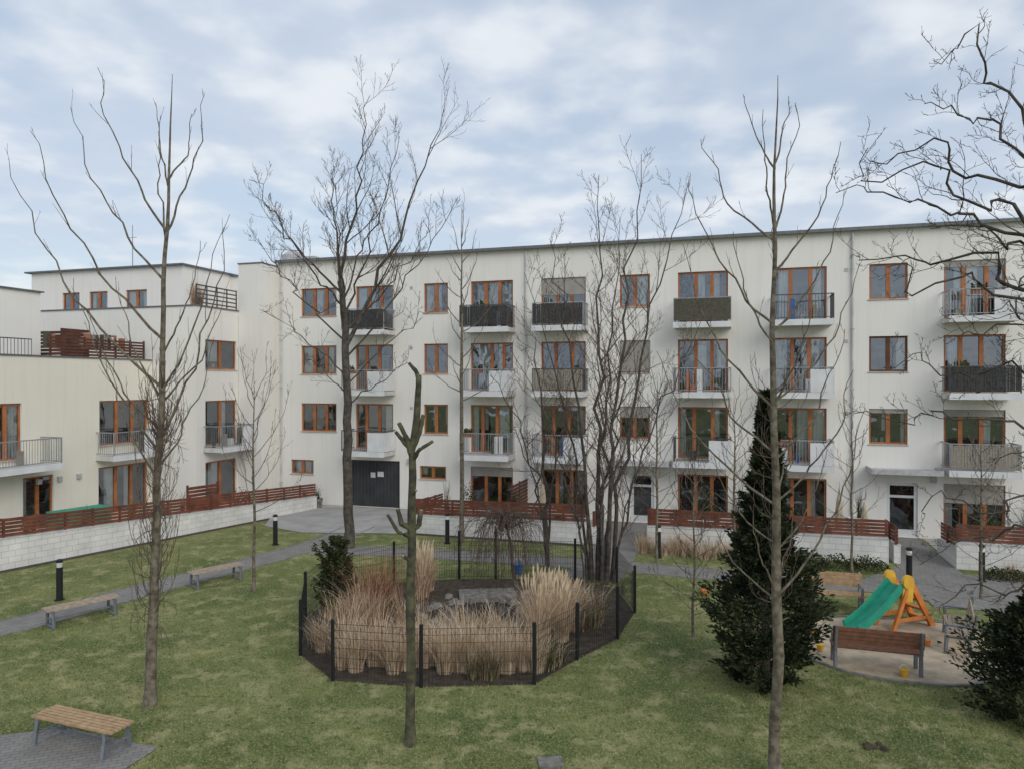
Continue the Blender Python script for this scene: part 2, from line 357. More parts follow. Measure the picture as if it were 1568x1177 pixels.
for a in (17.95, 28.05, 35.4):
    w = 1.1 if a > 20 and a < 30 else 1.0
    B.frames.box(MAIN, a, a+0.12, -0.14, -0.06, 0.02, 2.15, 3); B.frames.box(MAIN, a+w-0.12, a+w, -0.14, -0.06, 0.02, 2.15, 3)
    B.frames.box(MAIN, a+0.12, a+w-0.12, -0.14, -0.06, 2.03, 2.15, 3); B.frames.box(MAIN, a+0.12, a+w-0.12, -0.14, -0.06, 0.02, 0.3, 3)
    B.frames.box(MAIN, a+0.12, a+w-0.12, -0.13, -0.07, 1.55, 1.65, 3)
    B.glass.quad(MAIN(a, -0.1, 0.02), MAIN(a+w, -0.1, 0.02), MAIN(a+w, -0.1, 2.15), MAIN(a, -0.1, 2.15))
    B.sills.box(MAIN, a-0.7, a+1.7, 0.004, 1.1, 2.62, 2.70); B.sills.box(MAIN, a-0.73, a+1.73, 1.102, 1.14, 2.58, 2.78)
    B.sills.box(MAIN, a-0.73, a-0.70, 0.004, 1.1, 2.58, 2.78); B.sills.box(MAIN, a+1.7, a+1.73, 0.004, 1.1, 2.58, 2.78)
styles = {(3, 0): ('dark', 0), (3, 1): ('dark', 0), (3, 2): ('dark', 0), (3, 3): ('olive', 0), (3, 4): ('bars', 0), (3, 5): ('bars', 1),
          (2, 0): ('bars', 1), (2, 1): ('bars', 1), (2, 2): ('bamboo', 0), (2, 3): ('bars', 0), (2, 4): ('bars', 1), (2, 5): ('dark', 0),
          (1, 0): ('bars', 1), (1, 1): ('bars', 0), (1, 2): ('bars', 1), (1, 3): ('bars', 1), (1, 4): ('bars', 1), (1, 5): ('bamboo', 0)}
for k in (1, 2, 3):
    for i, (a, b) in enumerate(doors):
        st, pn = styles.get((k, i), ('bars', 1))
        B.balcony(MAIN, a-0.1, b+0.13, T[k]-2.24, 1.22, st, bool(pn), light=(i+k) % 3 != 1)
W = B.walls
W.quad(MAIN(0, -12, -0.2), MAIN(48, -12, -0.2), MAIN(48, -12, TOP), MAIN(0, -12, TOP))
W.quad(MAIN(48, 0, -0.2), MAIN(48, -12, -0.2), MAIN(48, -12, TOP), MAIN(48, 0, TOP))
W.quad(MAIN(0, -12, -0.2), MAIN(0, 0, -0.2), MAIN(0, 0, TOP), MAIN(0, -12, TOP))
B.sills.box(MAIN, 0.02, 48.3, -12.3, 0.22, TOP+0.002, TOP+0.07, 2)
B.sills.box(MAIN, 0.02, 48.35, 0.221, 0.26, TOP-0.03, TOP+0.10, 1)
B.sills.box(MAIN, 0.02, 48.3, 0.06, 0.22, TOP+0.071, TOP+0.10, 1)
W.box(MAIN, -1.34, -0.003, -6, 1.3, -0.2, 11.95); B.sills.box(MAIN, -1.38, 0.03, -6, 1.34, 11.952, 12.01, 1)
B.sills.tube([MAIN(0.5, -0.6, 12.2), MAIN(0.5, -0.6, 12.6), MAIN(0.5, -0.6, 12.85)], [0.55, 0.55, 0.2], 14, 0)
B.sills.box(MAIN, 1.0, 1.9, -1.2, -0.4, 12.22, 12.5, 0)
for a in (3.9, 7.3, 17.5, 29.6): B.sills.box(MAIN, a, a+0.18, 0.004, 0.12, 2.2, 2.45, 0)
for a in (0.25, 13.2, 26.8, 34.3):      # downpipes and brackets
    B.sills.tube([MAIN(a, 0.07, 0.0), MAIN(a, 0.07, 12.1)], [0.045, 0.045], 8, 3)
    for z in (1, 3.4, 5.8, 8.2, 10.6): B.sills.box(MAIN, a-.06, a+.06, 0.004, 0.12, z, z+.04, 0)
for k in (1, 2, 3):                      # expansion-joint / vent grilles
    for a in (7.4, 17.0, 26.5, 33.0): B.sills.box(MAIN, a, a+.14, 0.004, .02, T[k]-.25, T[k]-.11, 0)
B.finish()

# ------------------------------------------------------------------ left three-storey block with penthouse
C = Bld('apartment_building', M['wall'])
S = sideframe(-1.35)
tt = [2.36, 5.23, 8.1]
ops = [(-3.65, -1.45, t-1.4 if i == 2 else t-2.1, t) for i, t in enumerate(tt)]
C.facade(S, -4.25, -1.3, -0.2, 9.6, ops)
for o in ops: C.window(S, *o, (0.5,), curt=True, blind=0)
C.balcony(S, -3.8, -1.4, 3.05, 1.0, 'bars', True, light=True)
E = Fr(*MAIN(-1.35, 4.25, 0)[:2], ANG)
C.facade(E, -14, 0, -0.2, 9.6, [])
C.walls.box(MAIN, -15.3, -1.352, -8, -2.0, -0.2, 9.55)
C.sills.box(MAIN, -15.3, -1.40, -2, 4.2, 9.3, 9.36, 2)
C.sills.box(MAIN, -15.4, -1.30, 4.0, 4.3, 9.601, 9.66, 1); C.sills.box(MAIN, -1.6, -1.30, 1.3, 3.999, 9.601, 9.66, 1)
C.walls.quad(MAIN(-1.6, 1.3, 9.3), MAIN(-1.6, 4.0, 9.3), MAIN(-1.6, 4.0, 9.6), MAIN(-1.6, 1.3, 9.6))
P = Fr(*MAIN(0, 1.2, 0)[:2], ANG)
pw = [(-12.8, -11.6), (-10.93, -9.68), (-8.46, -7.09)]
C.facade(P, -15.0, -4.8, 9.3, 12.1, [(a, b, 9.5, 10.95) for a, b in pw])
for a, b in pw: C.window(P, a, b, 9.5, 10.95, (0.5,), blind=0)
C.walls.box(MAIN, -15.0, -4.8, -7, 0.15, 9.31, 12.1); C.walls.quad(MAIN(-4.8, 1.2, 9.3), MAIN(-4.8, 0.1, 9.3), MAIN(-4.8, 0.1, 12.1), MAIN(-4.8, 1.2, 12.1))
C.walls.box(MAIN, -4.79, -1.35, -7, -2.5, 9.31, 12.0)
C.sills.box(MAIN, -15.3, -4.65, -7, 1.4, 12.101, 12.18, 1); C.sills.box(MAIN, -4.64, -1.35, -7, -2.4, 12.001, 12.07, 1)
for z in (9.8, 10.0, 10.2, 10.4, 10.6): C.rail.box(S, -4.1, -1.3, -0.12, -0.09, z-0.03, z+0.03, 0)
for a in np.arange(-4.1, -1.2, 0.7): C.rail.box(S, a, a+0.05, -0.16, -0.121, 9.66, 10.65, 0)
C.rail.tube([P(-10.0, -2, 12.2), P(-10.0, -2, 14.9)], [0.03, 0.02], 5, 1)
C.rail.tube([P(-10.3, -2, 14.2), P(-9.7, -2, 14.2)], [0.015, 0.015], 4, 1)
C.finish()
S0 = S

# ------------------------------------------------------------------ cream two-storey building
D = Bld('terraced_apartment_building', M['cream'])
S = sideframe(-3.9)
ops = [(-7.15, -4.45, 3.35, 5.3), (-12.6, -10.7, 3.15, 5.3), (-7.2, -4.5, 0.35, 2.42), (-10.65, -9.35, 0.35, 2.42), (-16.5, -14.3, 3.15, 5.3), (-16.5, -14.3, 0.35, 2.42)]
D.facade(S, -24, -4.252, -0.2, 7.1, ops)
for i, o in enumerate(ops): D.window(S, *o, (0.36, 0.68) if o[1]-o[0] > 1.6 else (0.5,), blind=0)
D.balcony(S, -7.35, -4.7, 2.95, 1.0, 'bars', True, light=True)
D.balcony(S, -13.4, -9.9, 2.95, 1.1, 'bars', False, light=True)
D.walls.quad(MAIN(-3.9, 24, -0.2), MAIN(-16, 24, -0.2), MAIN(-16, 24, 7.1), MAIN(-3.9, 24, 7.1))
D.walls.quad(MAIN(-16, 4.3, -0.2), MAIN(-16, 24, -0.2), MAIN(-16, 24, 7.1), MAIN(-16, 4.3, 7.1))
D.sills.box(MAIN, -16, -3.95, 4.26, 24, 6.85, 6.9, 2)
D.sills.box(MAIN, -4.1, -3.85, 4.26, 24, 7.101, 7.16, 1)
D.sills.box(MAIN, -4.09, -4.05, 4.26, 24, 6.901, 7.1, 1)
W2 = MB()
W2.box(MAIN, -15, -6, 8.15, 23, 6.901, 9.9); W2.obj('penthouse_walls', M['wall'], D.e)
D.sills.box(MAIN, -15.1, -5.9, 8.05, 23.1, 9.901, 9.96, 1)
for k in range(6):
    z = 7.2+k*0.13; D.rail.box(S, -9.4, -4.6, -0.1, -0.07, z, z+0.085, 2)
for a in np.arange(-9.4, -4.5, 0.8): D.rail.box(S, a, a+0.07, -0.16, -0.101, 7.16, 8.0, 2)
for k in range(9):
    z = 7.0+k*0.16; D.rail.box(MAIN, -8.2, -5.2, 6.5, 6.54, z, z+0.12, 2)
    D.rail.box(MAIN, -5.2, -5.16, 6.5, 7.9, z, z+0.12, 2)
for k in range(30):
    v = 10.2+k*0.14; D.rail.tube([MAIN(-4.0, v, 7.15), MAIN(-4.0, v, 7.75)], [0.012, 0.012], 4, 0)
D.rail.box(MAIN, -4.02, -3.98, 10.2, 14.4, 7.75, 7.79, 0)
for k in range(14):
    v = U(4.8, 9.2); h = U(0.25, 0.5)
    D.balc.box(MAIN, -4.6, -4.4, v, v+0.18, 7.5, 7.9+h*0.6, R.choice([1, 4, 3, 5]))
for k in range(3): D.sills.box(S, -8.3-k*0.9, -8.12-k*0.9, 0.004, 0.1, 2.1, 2.3, 0)
D.finish()

# ------------------------------------------------------------------ garden walls with slatted fences
def garden_wall(F, a0, a1, zb, zw0, zw1, zt0, zt1, blk, th=0.2):
    e = empty('garden_wall'); w = MB(); n = max(1, round((a1-a0)/2.0))
    w2 = MB(); cap = MB()
    for i in range(n):
        s0 = a0+(a1-a0)*i/n; s1 = a0+(a1-a0)*(i+1)/n; t = i/n
        zw = zw0+(zw1-zw0)*t; zt = zt0+(zt1-zt0)*t; d1 = (zw1-zw0)/n
        w.box(F, s0, s1, 0, th, zb-0.3, zw, 0, d1)
        cap.box(F, s0+0.002, s1-0.002, -0.02, th+0.02, zw+0.001, zw+0.04, 0, d1)
        k = 5; hh = (zt-zw-0.06)/k
        for j in range(k):
            z = zw+0.07+j*hh; q = 0.0 if i % 2 else 0.004
            w2.box(F, s0+0.006, s1-0.006, th*0.5+q, th*0.5+0.025+q, z+U(-.004, .004), z+hh-0.022, 0, d1)
        for a in (s0+0.02, (s0+s1)/2): w2.box(F, a, a+0.07, th*0.5-0.07, th*0.5-0.003, zw+0.045+min(0, d1), zt-0.03, 0, 0)
    w.obj('masonry', blk, e); w2.obj('wood_slats', M['wood'], e); cap.obj('wall_cap', M['conc'], e)
LW = Fr(-9.6, 34.8, math.atan2(0.849, 0.529))
garden_wall(LW, -30, -13.4, -0.1, 1.35, 1.0, 2.15, 1.68, M['blockl'])
garden_wall(LW, -13.4, 0, -0.1, 1.0, 0.58, 1.68, 1.22, M['blockl'])
GW = Fr(*MAIN(0, 4.7, 0)[:2], ANG)
garden_wall(GW, 9.6, 16.9, -0.1, 0.7, 0.78, 1.40, 1.5, M['block'])
garden_wall(GW, 19.2, 27.2, -0.1, 0.8, 0.85, 1.48, 1.48, M['block'])
garden_wall(GW, 29.2, 46, -0.1, 0.85, 0.85, 1.48, 1.48, M['block'])
for u in (9.6, 17.1, 19.2, 27.4, 29.2):
    F = sideframe(u); garden_wall(F, -4.69, -1.5 if u < 10 else -2.6, -0.1, 0.6, 0.5, 1.25, 1.1, M['block'])
for i, u in enumerate((13.25, 23.0, 33.5)):
    F = sideframe(u); e = empty('privacy_screen'); mb = MB()
    for j in range(11): mb.box(F, -2.4, -0.05, 0, 0.03, 0.1+j*0.15, 0.22+j*0.15)
    for a in (-2.4, -1.2): mb.box(F, a, a+0.08, -0.06, -0.002, 0, 1.75)
    mb.obj('slats', M['woodd'], e)
mb = MB(); e = empty('privacy_screen')
for j in range(10): mb.box(LW, -6.4, -4.9, -0.5, -0.47, 0.3+j*0.15, 0.42+j*0.15)
mb.box(LW, -6.4, -6.32, -0.56, -0.502, 0, 1.85); mb.box(LW, -4.98, -4.9, -0.56, -0.502, 0, 1.85); mb.obj('slats', M['wood'], e)

# ------------------------------------------------------------------ ground
g = MB(); g.quad((-400, -300, 0), (400, -300, 0), (400, 500, 0), (-400, 500, 0)); g.obj('lawn_ground', M['grass'])

def smooth_path(pts, k=8):
    out = []
    for i in range(len(pts)-1):
        p0 = pts[max(i-1, 0)]; p1 = pts[i]; p2 = pts[i+1]; p3 = pts[min(i+2, len(pts)-1)]
        for j in range(k):
            t = j/k
            out.append(tuple(0.5*((2*p1[c])+(-p0[c]+p2[c])*t+(2*p0[c]-5*p1[c]+4*p2[c]-p3[c])*t*t+(-p0[c]+3*p1[c]-3*p2[c]+p3[c])*t**3) for c in (0, 1)))
    out.append(tuple(pts[-1])); return out
def ribbon(name, pts, w, z, m):
    P = smooth_path(pts); mb = MB(); kb = MB(); Lf = []; Rt = []
    for i, p in enumerate(P):
        a = P[max(i-1, 0)]; b = P[min(i+1, len(P)-1)]; d = Vector((b[0]-a[0], b[1]-a[1])).normalized(); n = Vector((-d.y, d.x))
        Lf.append((p[0]+n.x*w/2, p[1]+n.y*w/2, n)); Rt.append((p[0]-n.x*w/2, p[1]-n.y*w/2, -n))
    for i in range(len(P)-1):
        mb.quad((*Lf[i][:2], z), (*Lf[i+1][:2], z), (*Rt[i+1][:2], z), (*Rt[i][:2], z))
        for S_ in (Lf, Rt):
            a = S_[i]; b = S_[i+1]
            kb.beam((a[0], a[1], 0.0), (b[0], b[1], 0.0), 0.07, 0.05)
    e = empty(name); mb.obj('surface', m, e); kb.obj('edging', M['kerb'], e)
    return P
pathA = [(-20, 13.2), (-15.5, 15.9), (-12.7, 17.8), (-11.0, 20.8), (-8.9, 24.2), (-7.3, 27.2), (-6.4, 30.5)]
pathB = [(-7.4, 26.2), (-4.5, 25.9), (-1.9, 25.3), (2.55, 24.1), (6.5, 22.8), (9.0, 21.9), (12, 21.1), (22, 18)]
PA = ribbon('footpath', pathA, 1.25, 0.008, M['paving'])
PB = ribbon('footpath', pathB, 1.3, 0.012, M['paving'])
PC = ribbon('footpath', [MAIN(18, 9.6, 0)[:2], MAIN(18.1, 6, 0)[:2], MAIN(18.2, 0.1, 0)[:2]], 1.7, 0.016, M['paving'])
PD = ribbon('footpath', [MAIN(28.3, 9.6, 0)[:2], MAIN(28.3, 6, 0)[:2], MAIN(28.3, 0.1, 0)[:2]], 1.7, 0.016, M['paving'])
pl = MB(); pl.poly([(*MAIN(u, v, 0)[:2], 0.02) for u, v in ((2.9, 0.05), (9.5, 0.05), (9.5, 5.2), (5.5, 6.2), (3.2, 5.5), (1.6, 2.5))]); pl.obj('concrete_forecourt', M['concf'])
pl = MB(); pl.poly([(x, y, 0.02) for x, y in ((-10.5, 11.9), (-7.9, 12.65), (-5.9, 11.95), (-6.3, 10.6), (-7.2, 8.5), (-10.5, 8.5))]); pl.obj('paved_patch', M['paving'])
pl = MB(); pl.poly([(x, y, 0.020) for x, y in ((10.6, 22.0), (12.6, 23.6), (14.6, 22.6), (17, 21), (17, 18.6), (13.4, 18.8), (11.9, 19.4))]); pl.obj('paved_patch', M['paving'])
pl = MB(); pl.poly([(*p, 0.02) for p in [LW(-28, -0.1, 0)[:2], LW(-0.5, -0.1, 0)[:2], MAIN(-1.2, 1.4, 0)[:2], MAIN(-3.8, 8, 0)[:2], MAIN(-3.8, 22, 0)[:2]]]); pl.obj('terrace_slabs', M['concf'])
for ua, ub in ((9.8, 16.8), (19.4, 27.2), (29.3, 46)):
    pl = MB(); pl.poly([(*MAIN(u, v, 0)[:2], 0.014) for u, v in ((ua, 0.03), (ub, 0.03), (ub, 2.3), (ua, 2.3))]); pl.obj('terrace_slabs', M['concf'])
pl = MB(); pl.quad(LW(-28, 0.21, 0.006), LW(0, 0.21, 0.006), LW(0, 0.55, 0.006), LW(-28, 0.55, 0.006)); pl.quad(GW(9.6, .21, .006), GW(16.9, .21, .006), GW(16.9, .55, .006), GW(9.6, .55, .006)); pl.obj('gravel_strip', M['soil'])

SPc = (8.9, 16.7)
def ell(cx, cy, rx, ry, z, n=40, wob=0.05, seed=0):
    return [(cx+rx*math.cos(t)*(1+wob*noise.noise(Vector((math.cos(t)*1.5, math.sin(t)*1.5, seed)))), cy+ry*math.sin(t)*(1+wob*noise.noise(Vector((math.cos(t)*1.5, math.sin(t)*1.5, seed+5)))), z) for t in [2*math.pi*i/n for i in range(n)]]
sp = MB(); pts = ell(*SPc, 2.6, 2.2, 0.012, seed=2, wob=0.2); sp.poly(pts); e = empty('sandpit'); sp.obj('sand', M['sand'], e)
sp = MB()
for i in range(len(pts)): sp.beam((pts[i][0], pts[i][1], 0.01), (pts[(i+1) % 40][0], pts[(i+1) % 40][1], 0.01), 0.08, 0.06)
sp.obj('edge', M['kerb'], e)

# ------------------------------------------------------------------ pond enclosure
FP = [(-3.67, 14.68), (-1.82, 14.37), (0.45, 14.49), (1.435, 15.79), (2.51, 17.07), (3.25, 19.0), (3.1, 21.2), (1.96, 22.3), (-1.64, 22.3), (-3.6, 21.9), (-5.2, 20.4), (-5.3, 18.4), (-4.73, 16.05)]
pl = MB(); pl.poly([(x, y, 0.006) for x, y in FP]); pl.obj('planting_bed', M['soil'])
fe = empty('mesh_fence'); po = MB(); wr = MB()
for i in range(len(FP)):
    a = Vector((*FP[i], 0)); b = Vector((*FP[(i+1) % len(FP)], 0)); Lg = (b-a).length
    po.tube([a, a+Vector((0, 0, 1.26))], [0.04, 0.04], 8)
    n = max(1, int(Lg/0.075)); up = Vector((0, 0, 1))
    for j in range(1, n):
        p = a+(b-a)*j/n; wr.tube([p+up*0.05, p+up*1.18], [0.0038, 0.0038], 3, 0, False)
    for z in (0.08, 0.28, 0.48, 0.68, 0.88, 1.04, 1.17):
        wr.tube([a+up*z, b+up*z], [0.0052, 0.0052], 3, 0, False)
ga = Vector((-1.64, 22.3, 0)); gb = Vector((-0.5, 22.3, 0))
for p in (ga, gb): po.tube([p, p+Vector((0, 0, 1.5))], [0.045, 0.045], 8)
po.obj('posts', M['black'], fe); wr.obj('wires', M['black'], fe)
pw_ = MB(); pw_.poly(ell(-0.5, 18.7, 1.9, 1.25, 0.02, seed=9, wob=0.5)); pw_.obj('pond_water', M['water'])
st = MB()
def stone(mb, x, y, z, s, mi=0, flat=0.6):
    n0 = len(mb.v); rows = [(-0.9, 0.5), (-0.3, 1), (0.4, 0.85), (0.9, 0.35)]; ph = U(0, 6)
    for h, r in rows:
        for j in range(7):
            t = ph+2*math.pi*j/7; rr = r*s*U(0.8, 1.15); mb.v.append((x+rr*math.cos(t), y+rr*math.sin(t), z+h*s*flat))
    for i in range(3):
        for j in range(7):
            a = n0+i*7+j; b = n0+i*7+(j+1) % 7; mb.f.append((a, b, b+7, a+7)); mb.m.append(mi)
    mb.f.append(tuple(n0+21+j for j in range(7))); mb.m.append(mi)
for p in ell(-0.5, 18.7, 2.0, 1.35, 0.02, n=44, seed=9, wob=0.5): stone(st, p[0]+U(-.1, .1), p[1]+U(-.1, .1), 0.04, U(0.06, 0.15))
for i in range(26): stone(st, U(-2.0, 1), U(19.8, 20.8), 0.03, U(0.05, 0.16))
st.obj('pond_stones', M['stone'])
sl = MB(); sl.box(Fr(-0.6, 20.4, 0.1), -0.9, 0.7, -0.4, 0.5, 0.02, 0.14); sl.obj('stone_slab', M['stone'])

# ------------------------------------------------------------------ reeds
def blade(mb, p, az, h, lean, w, mi, seg=4):
    dx, dy = math.cos(az), math.sin(az); pts = []
    for i in range(seg+1):
        t = i/seg; pts.append((p[0]+dx*lean*t**1.9, p[1]+dy*lean*t**1.9, p[2]+h*(t-0.25*lean/h*t**3)))
    fa = az+U(0.8, 2.2); wx, wy = math.cos(fa)*w/2, math.sin(fa)*w/2; n0 = len(mb.v)
    for i, q in enumerate(pts):
        s = 1-0.8*(i/seg); mb.v.append((q[0]-wx*s, q[1]-wy*s, q[2])); mb.v.append((q[0]+wx*s, q[1]+wy*s, q[2]))
    for i in range(seg): mb.f.append((n0+2*i, n0+2*i+1, n0+2*i+3, n0+2*i+2)); mb.m.append(mi)
def clump(mb, x, y, h, n=150, mix=(0, 0, 1), sp=0.16, lean=0.45, plume=False):
    for i in range(n):
        az = U(0, 6.28); r = sp*math.sqrt(U(0, 1)); hh = h*U(0.5, 1.08)
        blade(mb, (x+r*math.cos(az), y+r*math.sin(az), 0.0), az+U(-.5, .5), hh, lean*U(0.15, 1.2)*hh, 0.014, R.choice(mix))
    if plume:
        for i in range(9):
            az = U(0, 6.28); l = U(0.05, 0.3)*h; tip = (x+l*math.cos(az), y+l*math.sin(az), h*U(1.0, 1.25))
            mb.tube([(x, y, 0), tuple((x, y, 0)[k]*0.4+tip[k]*0.6 for k in range(3)), tip], [0.004, 0.004, 0.003], 3, 0, False)
            mb.tube([tuple((x, y, 0)[k]*0.25+tip[k]*0.75 for k in range(3)), tuple((x, y, 0)[k]*0.1+tip[k]*0.9 for k in range(3)), (tip[0]+.03, tip[1], tip[2]+0.03)], [0.006, 0.022, 0.004], 4, 0, False)
rm = [M['reed1'], M['reed2'], M['reed3'], M['reedg']]
def reed_obj(name, lst):
    mb = MB()
    for c in lst: clump(mb, *c[:3], **c[3])
    mb.obj(name, rm)
front = []
x = -3.6
while x < 0.7:
    y = 15.1+U(0, 0.5); front.append((x, y, U(0.8, 1.18), dict(n=190, mix=(0, 0, 1) if x < -1.9 else (0, 0, 0, 0, 1), sp=0.17, lean=0.6))); x += U(0.23, 0.34)
x = -4.3
while x < 0.8:
    front.append((x, 16.0+U(-0.2, 0.5), U(0.85, 1.3), dict(n=150, mix=(0, 1, 0, 0), sp=0.2, lean=0.6))); x += U(0.34, 0.55)
reed_obj('ornamental_grass', front)
reed_obj('ornamental_grass', [(0.9+U(-.6, .6), 17.2+U(-.7, .8), U(1.05, 1.55), dict(n=160, mix=(0, 0, 0, 1), sp=0.16, lean=0.6, plume=True)) for _ in range(11)])
reed_obj('ornamental_grass', [(-3.2+U(-.7, .6), 18.0+U(-.9, .7), U(0.95, 1.45), dict(n=130, mix=(1, 1, 0), sp=0.18, lean=.65)) for _ in range(10)])
reed_obj('red_ornamental_grass', [(-3.45+U(-.2, .3), 18.3+U(-.2, .2), U(1.6, 1.85), dict(n=170, mix=(2, 2, 2, 1), sp=0.2, lean=0.6)) for _ in range(4)])
reed_obj('ornamental_grass', [(-2.3+U(-.6, .5), 20.6+U(-.4, .5), U(1.0, 1.4), dict(n=120, mix=(1, 0, 1), sp=0.15, plume=True)) for _ in range(6)])
reed_obj('ornamental_grass', [(1.9+U(-.5, .4), 18.6+U(-1.2, 1.2), U(0.7, 1.2), dict(n=90, mix=(1, 0, 3), sp=0.2, lean=.7)) for _ in range(10)])
reed_obj('sedge_clump', [(U(-4.5, -3.7), U(15.6, 18.5), U(0.6, 0.9), dict(n=90, mix=(1, 3, 0), sp=0.25)) for _ in range(8)]+[(U(-1.0, -.4), 14.8, 0.55, dict(n=80, mix=(3, 3, 1), sp=0.15)) for _ in range(4)]+[(U(0.4, 1.4), U(15.2, 16.4), 0.6, dict(n=80, mix=(3, 3, 0), sp=0.2, lean=.8)) for _ in range(7)])
l = []
for i in range(26):
    p = MAIN(19.0+i*0.17+U(-.1, .1), 5.35+U(0, .5), 0); l.append((p[0], p[1], U(0.5, 0.85), dict(n=80, mix=(0, 1, 0), sp=0.2)))
reed_obj('ornamental_grass', l)
l = []
for i in range(16):
    p = MAIN(U(30, 40), 5.4+U(0, .6), 0); l.append((p[0], p[1], U(0.4, 0.8), dict(n=70, mix=(0, 1, 3), sp=0.2)))
reed_obj('ornamental_grass', l)

# ------------------------------------------------------------------ bare trees
def bez(p0, c, p1, n, jit=0.0):
    p0, c, p1 = Vector(p0), Vector(c), Vector(p1); out = []; Lg = (p1-p0).length; s = U(0, 100)
    for i in range(n+1):
        t = i/n; p = p0*(1-t)**2+c*2*t*(1-t)+p1*t*t
        if jit and i > 0:
            q = t*Lg*1.6+s; e = min(1, t*3)
            p = p+Vector((noise.noise(Vector((q, 0, 0)))+.35*noise.noise(Vector((q*3, 2, 0))), noise.noise(Vector((q, 7, 0))), noise.noise(Vector((q, 0, 9)))+.35*noise.noise(Vector((q*3, 4, 0)))))*jit*e
        out.append(p)
    return out
def sprout(mb, pts, r0, r1, lv, P, length, t0=0.15):
    if lv >= len(P['n']): return
    k = len(pts)-1; n = P['n'][lv]; n = max(1, int(n*U(0.75, 1.25)+.5))
    for i in range(n):
        t = t0+(1-t0)*(i+U(0, 1))/n; t = min(t, 0.99); f = t*k; j = int(f); q = f-j
        p = pts[j].lerp(pts[j+1], q); d = (pts[j+1]-pts[j]).normalized()
        pr = r0+(r1-r0)*t
        rnd = Vector((U(-1, 1), U(-1, 1), U(-0.5, 1))); side = (rnd-d*rnd.dot(d)).normalized()
        a = U(*P['ang']); dr = (d*math.cos(a)+side*math.sin(a)).normalized()
        Lc = length*P['len'][lv]*U(0.5, 1.2)*(1.15-0.6*t)
        rr = max(P['rmin'], min(pr*0.6, Lc*P.get('thick', 0.012))); re = P['rmin']*0.6
        sg = P['seg'][lv]; cur = p.copy(); path = [cur.copy()]; dd = dr.copy()
        for s in range(sg):
            dd = (dd+Vector((U(-1, 1), U(-1, 1), U(-1, 1)))*P['jit']+Vector((0, 0, P['up']))).normalized()
            cur = cur+dd*Lc/sg; path.append(cur.copy())
        mb.tube(path, [rr+(re-rr)*s/sg for s in range(sg+1)], 4 if lv == 0 else 3, 1, False)
        sprout(mb, path, rr, re, lv+1, P, Lc, 0.2)
def limb(mb, p0, c, p1, r0, r1, P, n=9, jit=0.08, sides=6, mi=0, t0=0.15):
    pts = bez(p0, c, p1, n, jit)
    mb.tube(pts, [r0+(r1-r0)*(i/n)**0.8 for i in range(n+1)], sides, mi)
    if P: sprout(mb, pts, r0, r1, 0, P, (Vector(p1)-Vector(p0)).length, t0)
    return pts
def branches(mb, tr, lst, P, r=0.035, upc=0.35, jit=0.12, lat=0.62):
    for z, dx, zt, dy in lst:
        x, y = tr(z); p0 = (x, y, z); p1 = (x+dx, y+dy, zt); c = (x+dx*lat, y+dy*lat, z+(zt-z)*upc)
        limb(mb, p0, c, p1, r*(0.6+0.14*math.hypot(dx, zt-z)), 0.0045, P, 14, jit, 6, 0, 0.25)
def axis(pts):
    zs = [p[2] for p in pts]
    def f(z):
        return float(np.interp(z, zs, [p[0] for p in pts])), float(np.interp(z, zs, [p[1] for p in pts]))
    return f
def trunk(mb, pts, rads, n=10, mi=0, wob=0.05):
    sp = []; sr = []
    for i in range(len(pts)-1):
        for j in range(6):
            t = j/6; p = Vector(pts[i]).lerp(Vector(pts[i+1]), t); z = p.z
            p += Vector((noise.noise(Vector((z*0.8, pts[0][0], 1))), noise.noise(Vector((z*0.8, pts[0][0], 8))), 0))*wob
            sp.append(p); r = rads[i]+(rads[i+1]-rads[i])*t; sr.append(r*(1+0.12*noise.noise(Vector((z*3, 3, pts[0][0])))))
    sp.append(Vector(pts[-1])); sr.append(rads[-1]); sr[0] *= 1.35; mb.tube(sp, sr, n, mi)

# tall young tree on the left
mb = MB(); tp = [(-6.85, 13.56, -0.05), (-6.75, 13.55, 2.5), (-6.61, 13.55, 5.9), (-6.52, 13.56, 9.0), (-6.4, 13.56, 11.9)]
trunk(mb, tp, [0.10, 0.082, 0.055, 0.034, 0.005]); A = axis(tp)
P1 = dict(n=[4, 1], len=[0.17, 0.4], seg=[5, 3], ang=(0.3, 0.65), jit=0.12, up=0.13, rmin=0.0040)
branches(mb, A, [(8.9, 0.68, 11.6, .2), (8.95, -1.15, 11.9, -.3), (8.7, -0.5, 11.4, .7), (8.0, -2.0, 11.4, .4), (6.9, -2.15, 10.7, -.5), (6.0, -3.1, 10.4, .3), (5.0, 1.25, 9.3, .2), (5.7, 1.0, 7.9, .6),
                  (9.9, 0.45, 11.3, .2), (9.8, -0.35, 11.5, .3), (6.6, .85, 8.7, -.3), (5.8, -1.3, 8.2, .8), (5.2, -1.0, 7.4, -.6), (4.8, -1.9, 8.1, .5), (4.5, .75, 6.9, .7), (4.3, -.7, 6.6, -.5), (5.9, 1.3, 8.9, -.5)], P1, r=0.024, upc=0.42, jit=0.14, lat=0.75)
P1b = dict(n=[4], len=[0.35], seg=[3], ang=(0.3, 0.7), jit=0.12, up=0.2, rmin=0.0045)
for i in range(125):
    z = U(1.5, 6.0); x, y = A(z); a = U(0, 6.28); o = U(0.12, 0.5); h = U(0.5, 1.4)
    if i % 4 == 0: h = -U(0.2, 0.8)
    limb(mb, (x, y, z), (x+math.cos(a)*o*1.1, y+math.sin(a)*o*1.1, z+h*0.25), (x+math.cos(a)*o, y+math.sin(a)*o, z+h), 0.009, 0.003, P1b, 5, 0.06, 4, 1)
mb.obj('bare_young_tree', [M['bark'], M['twig']], None, True)

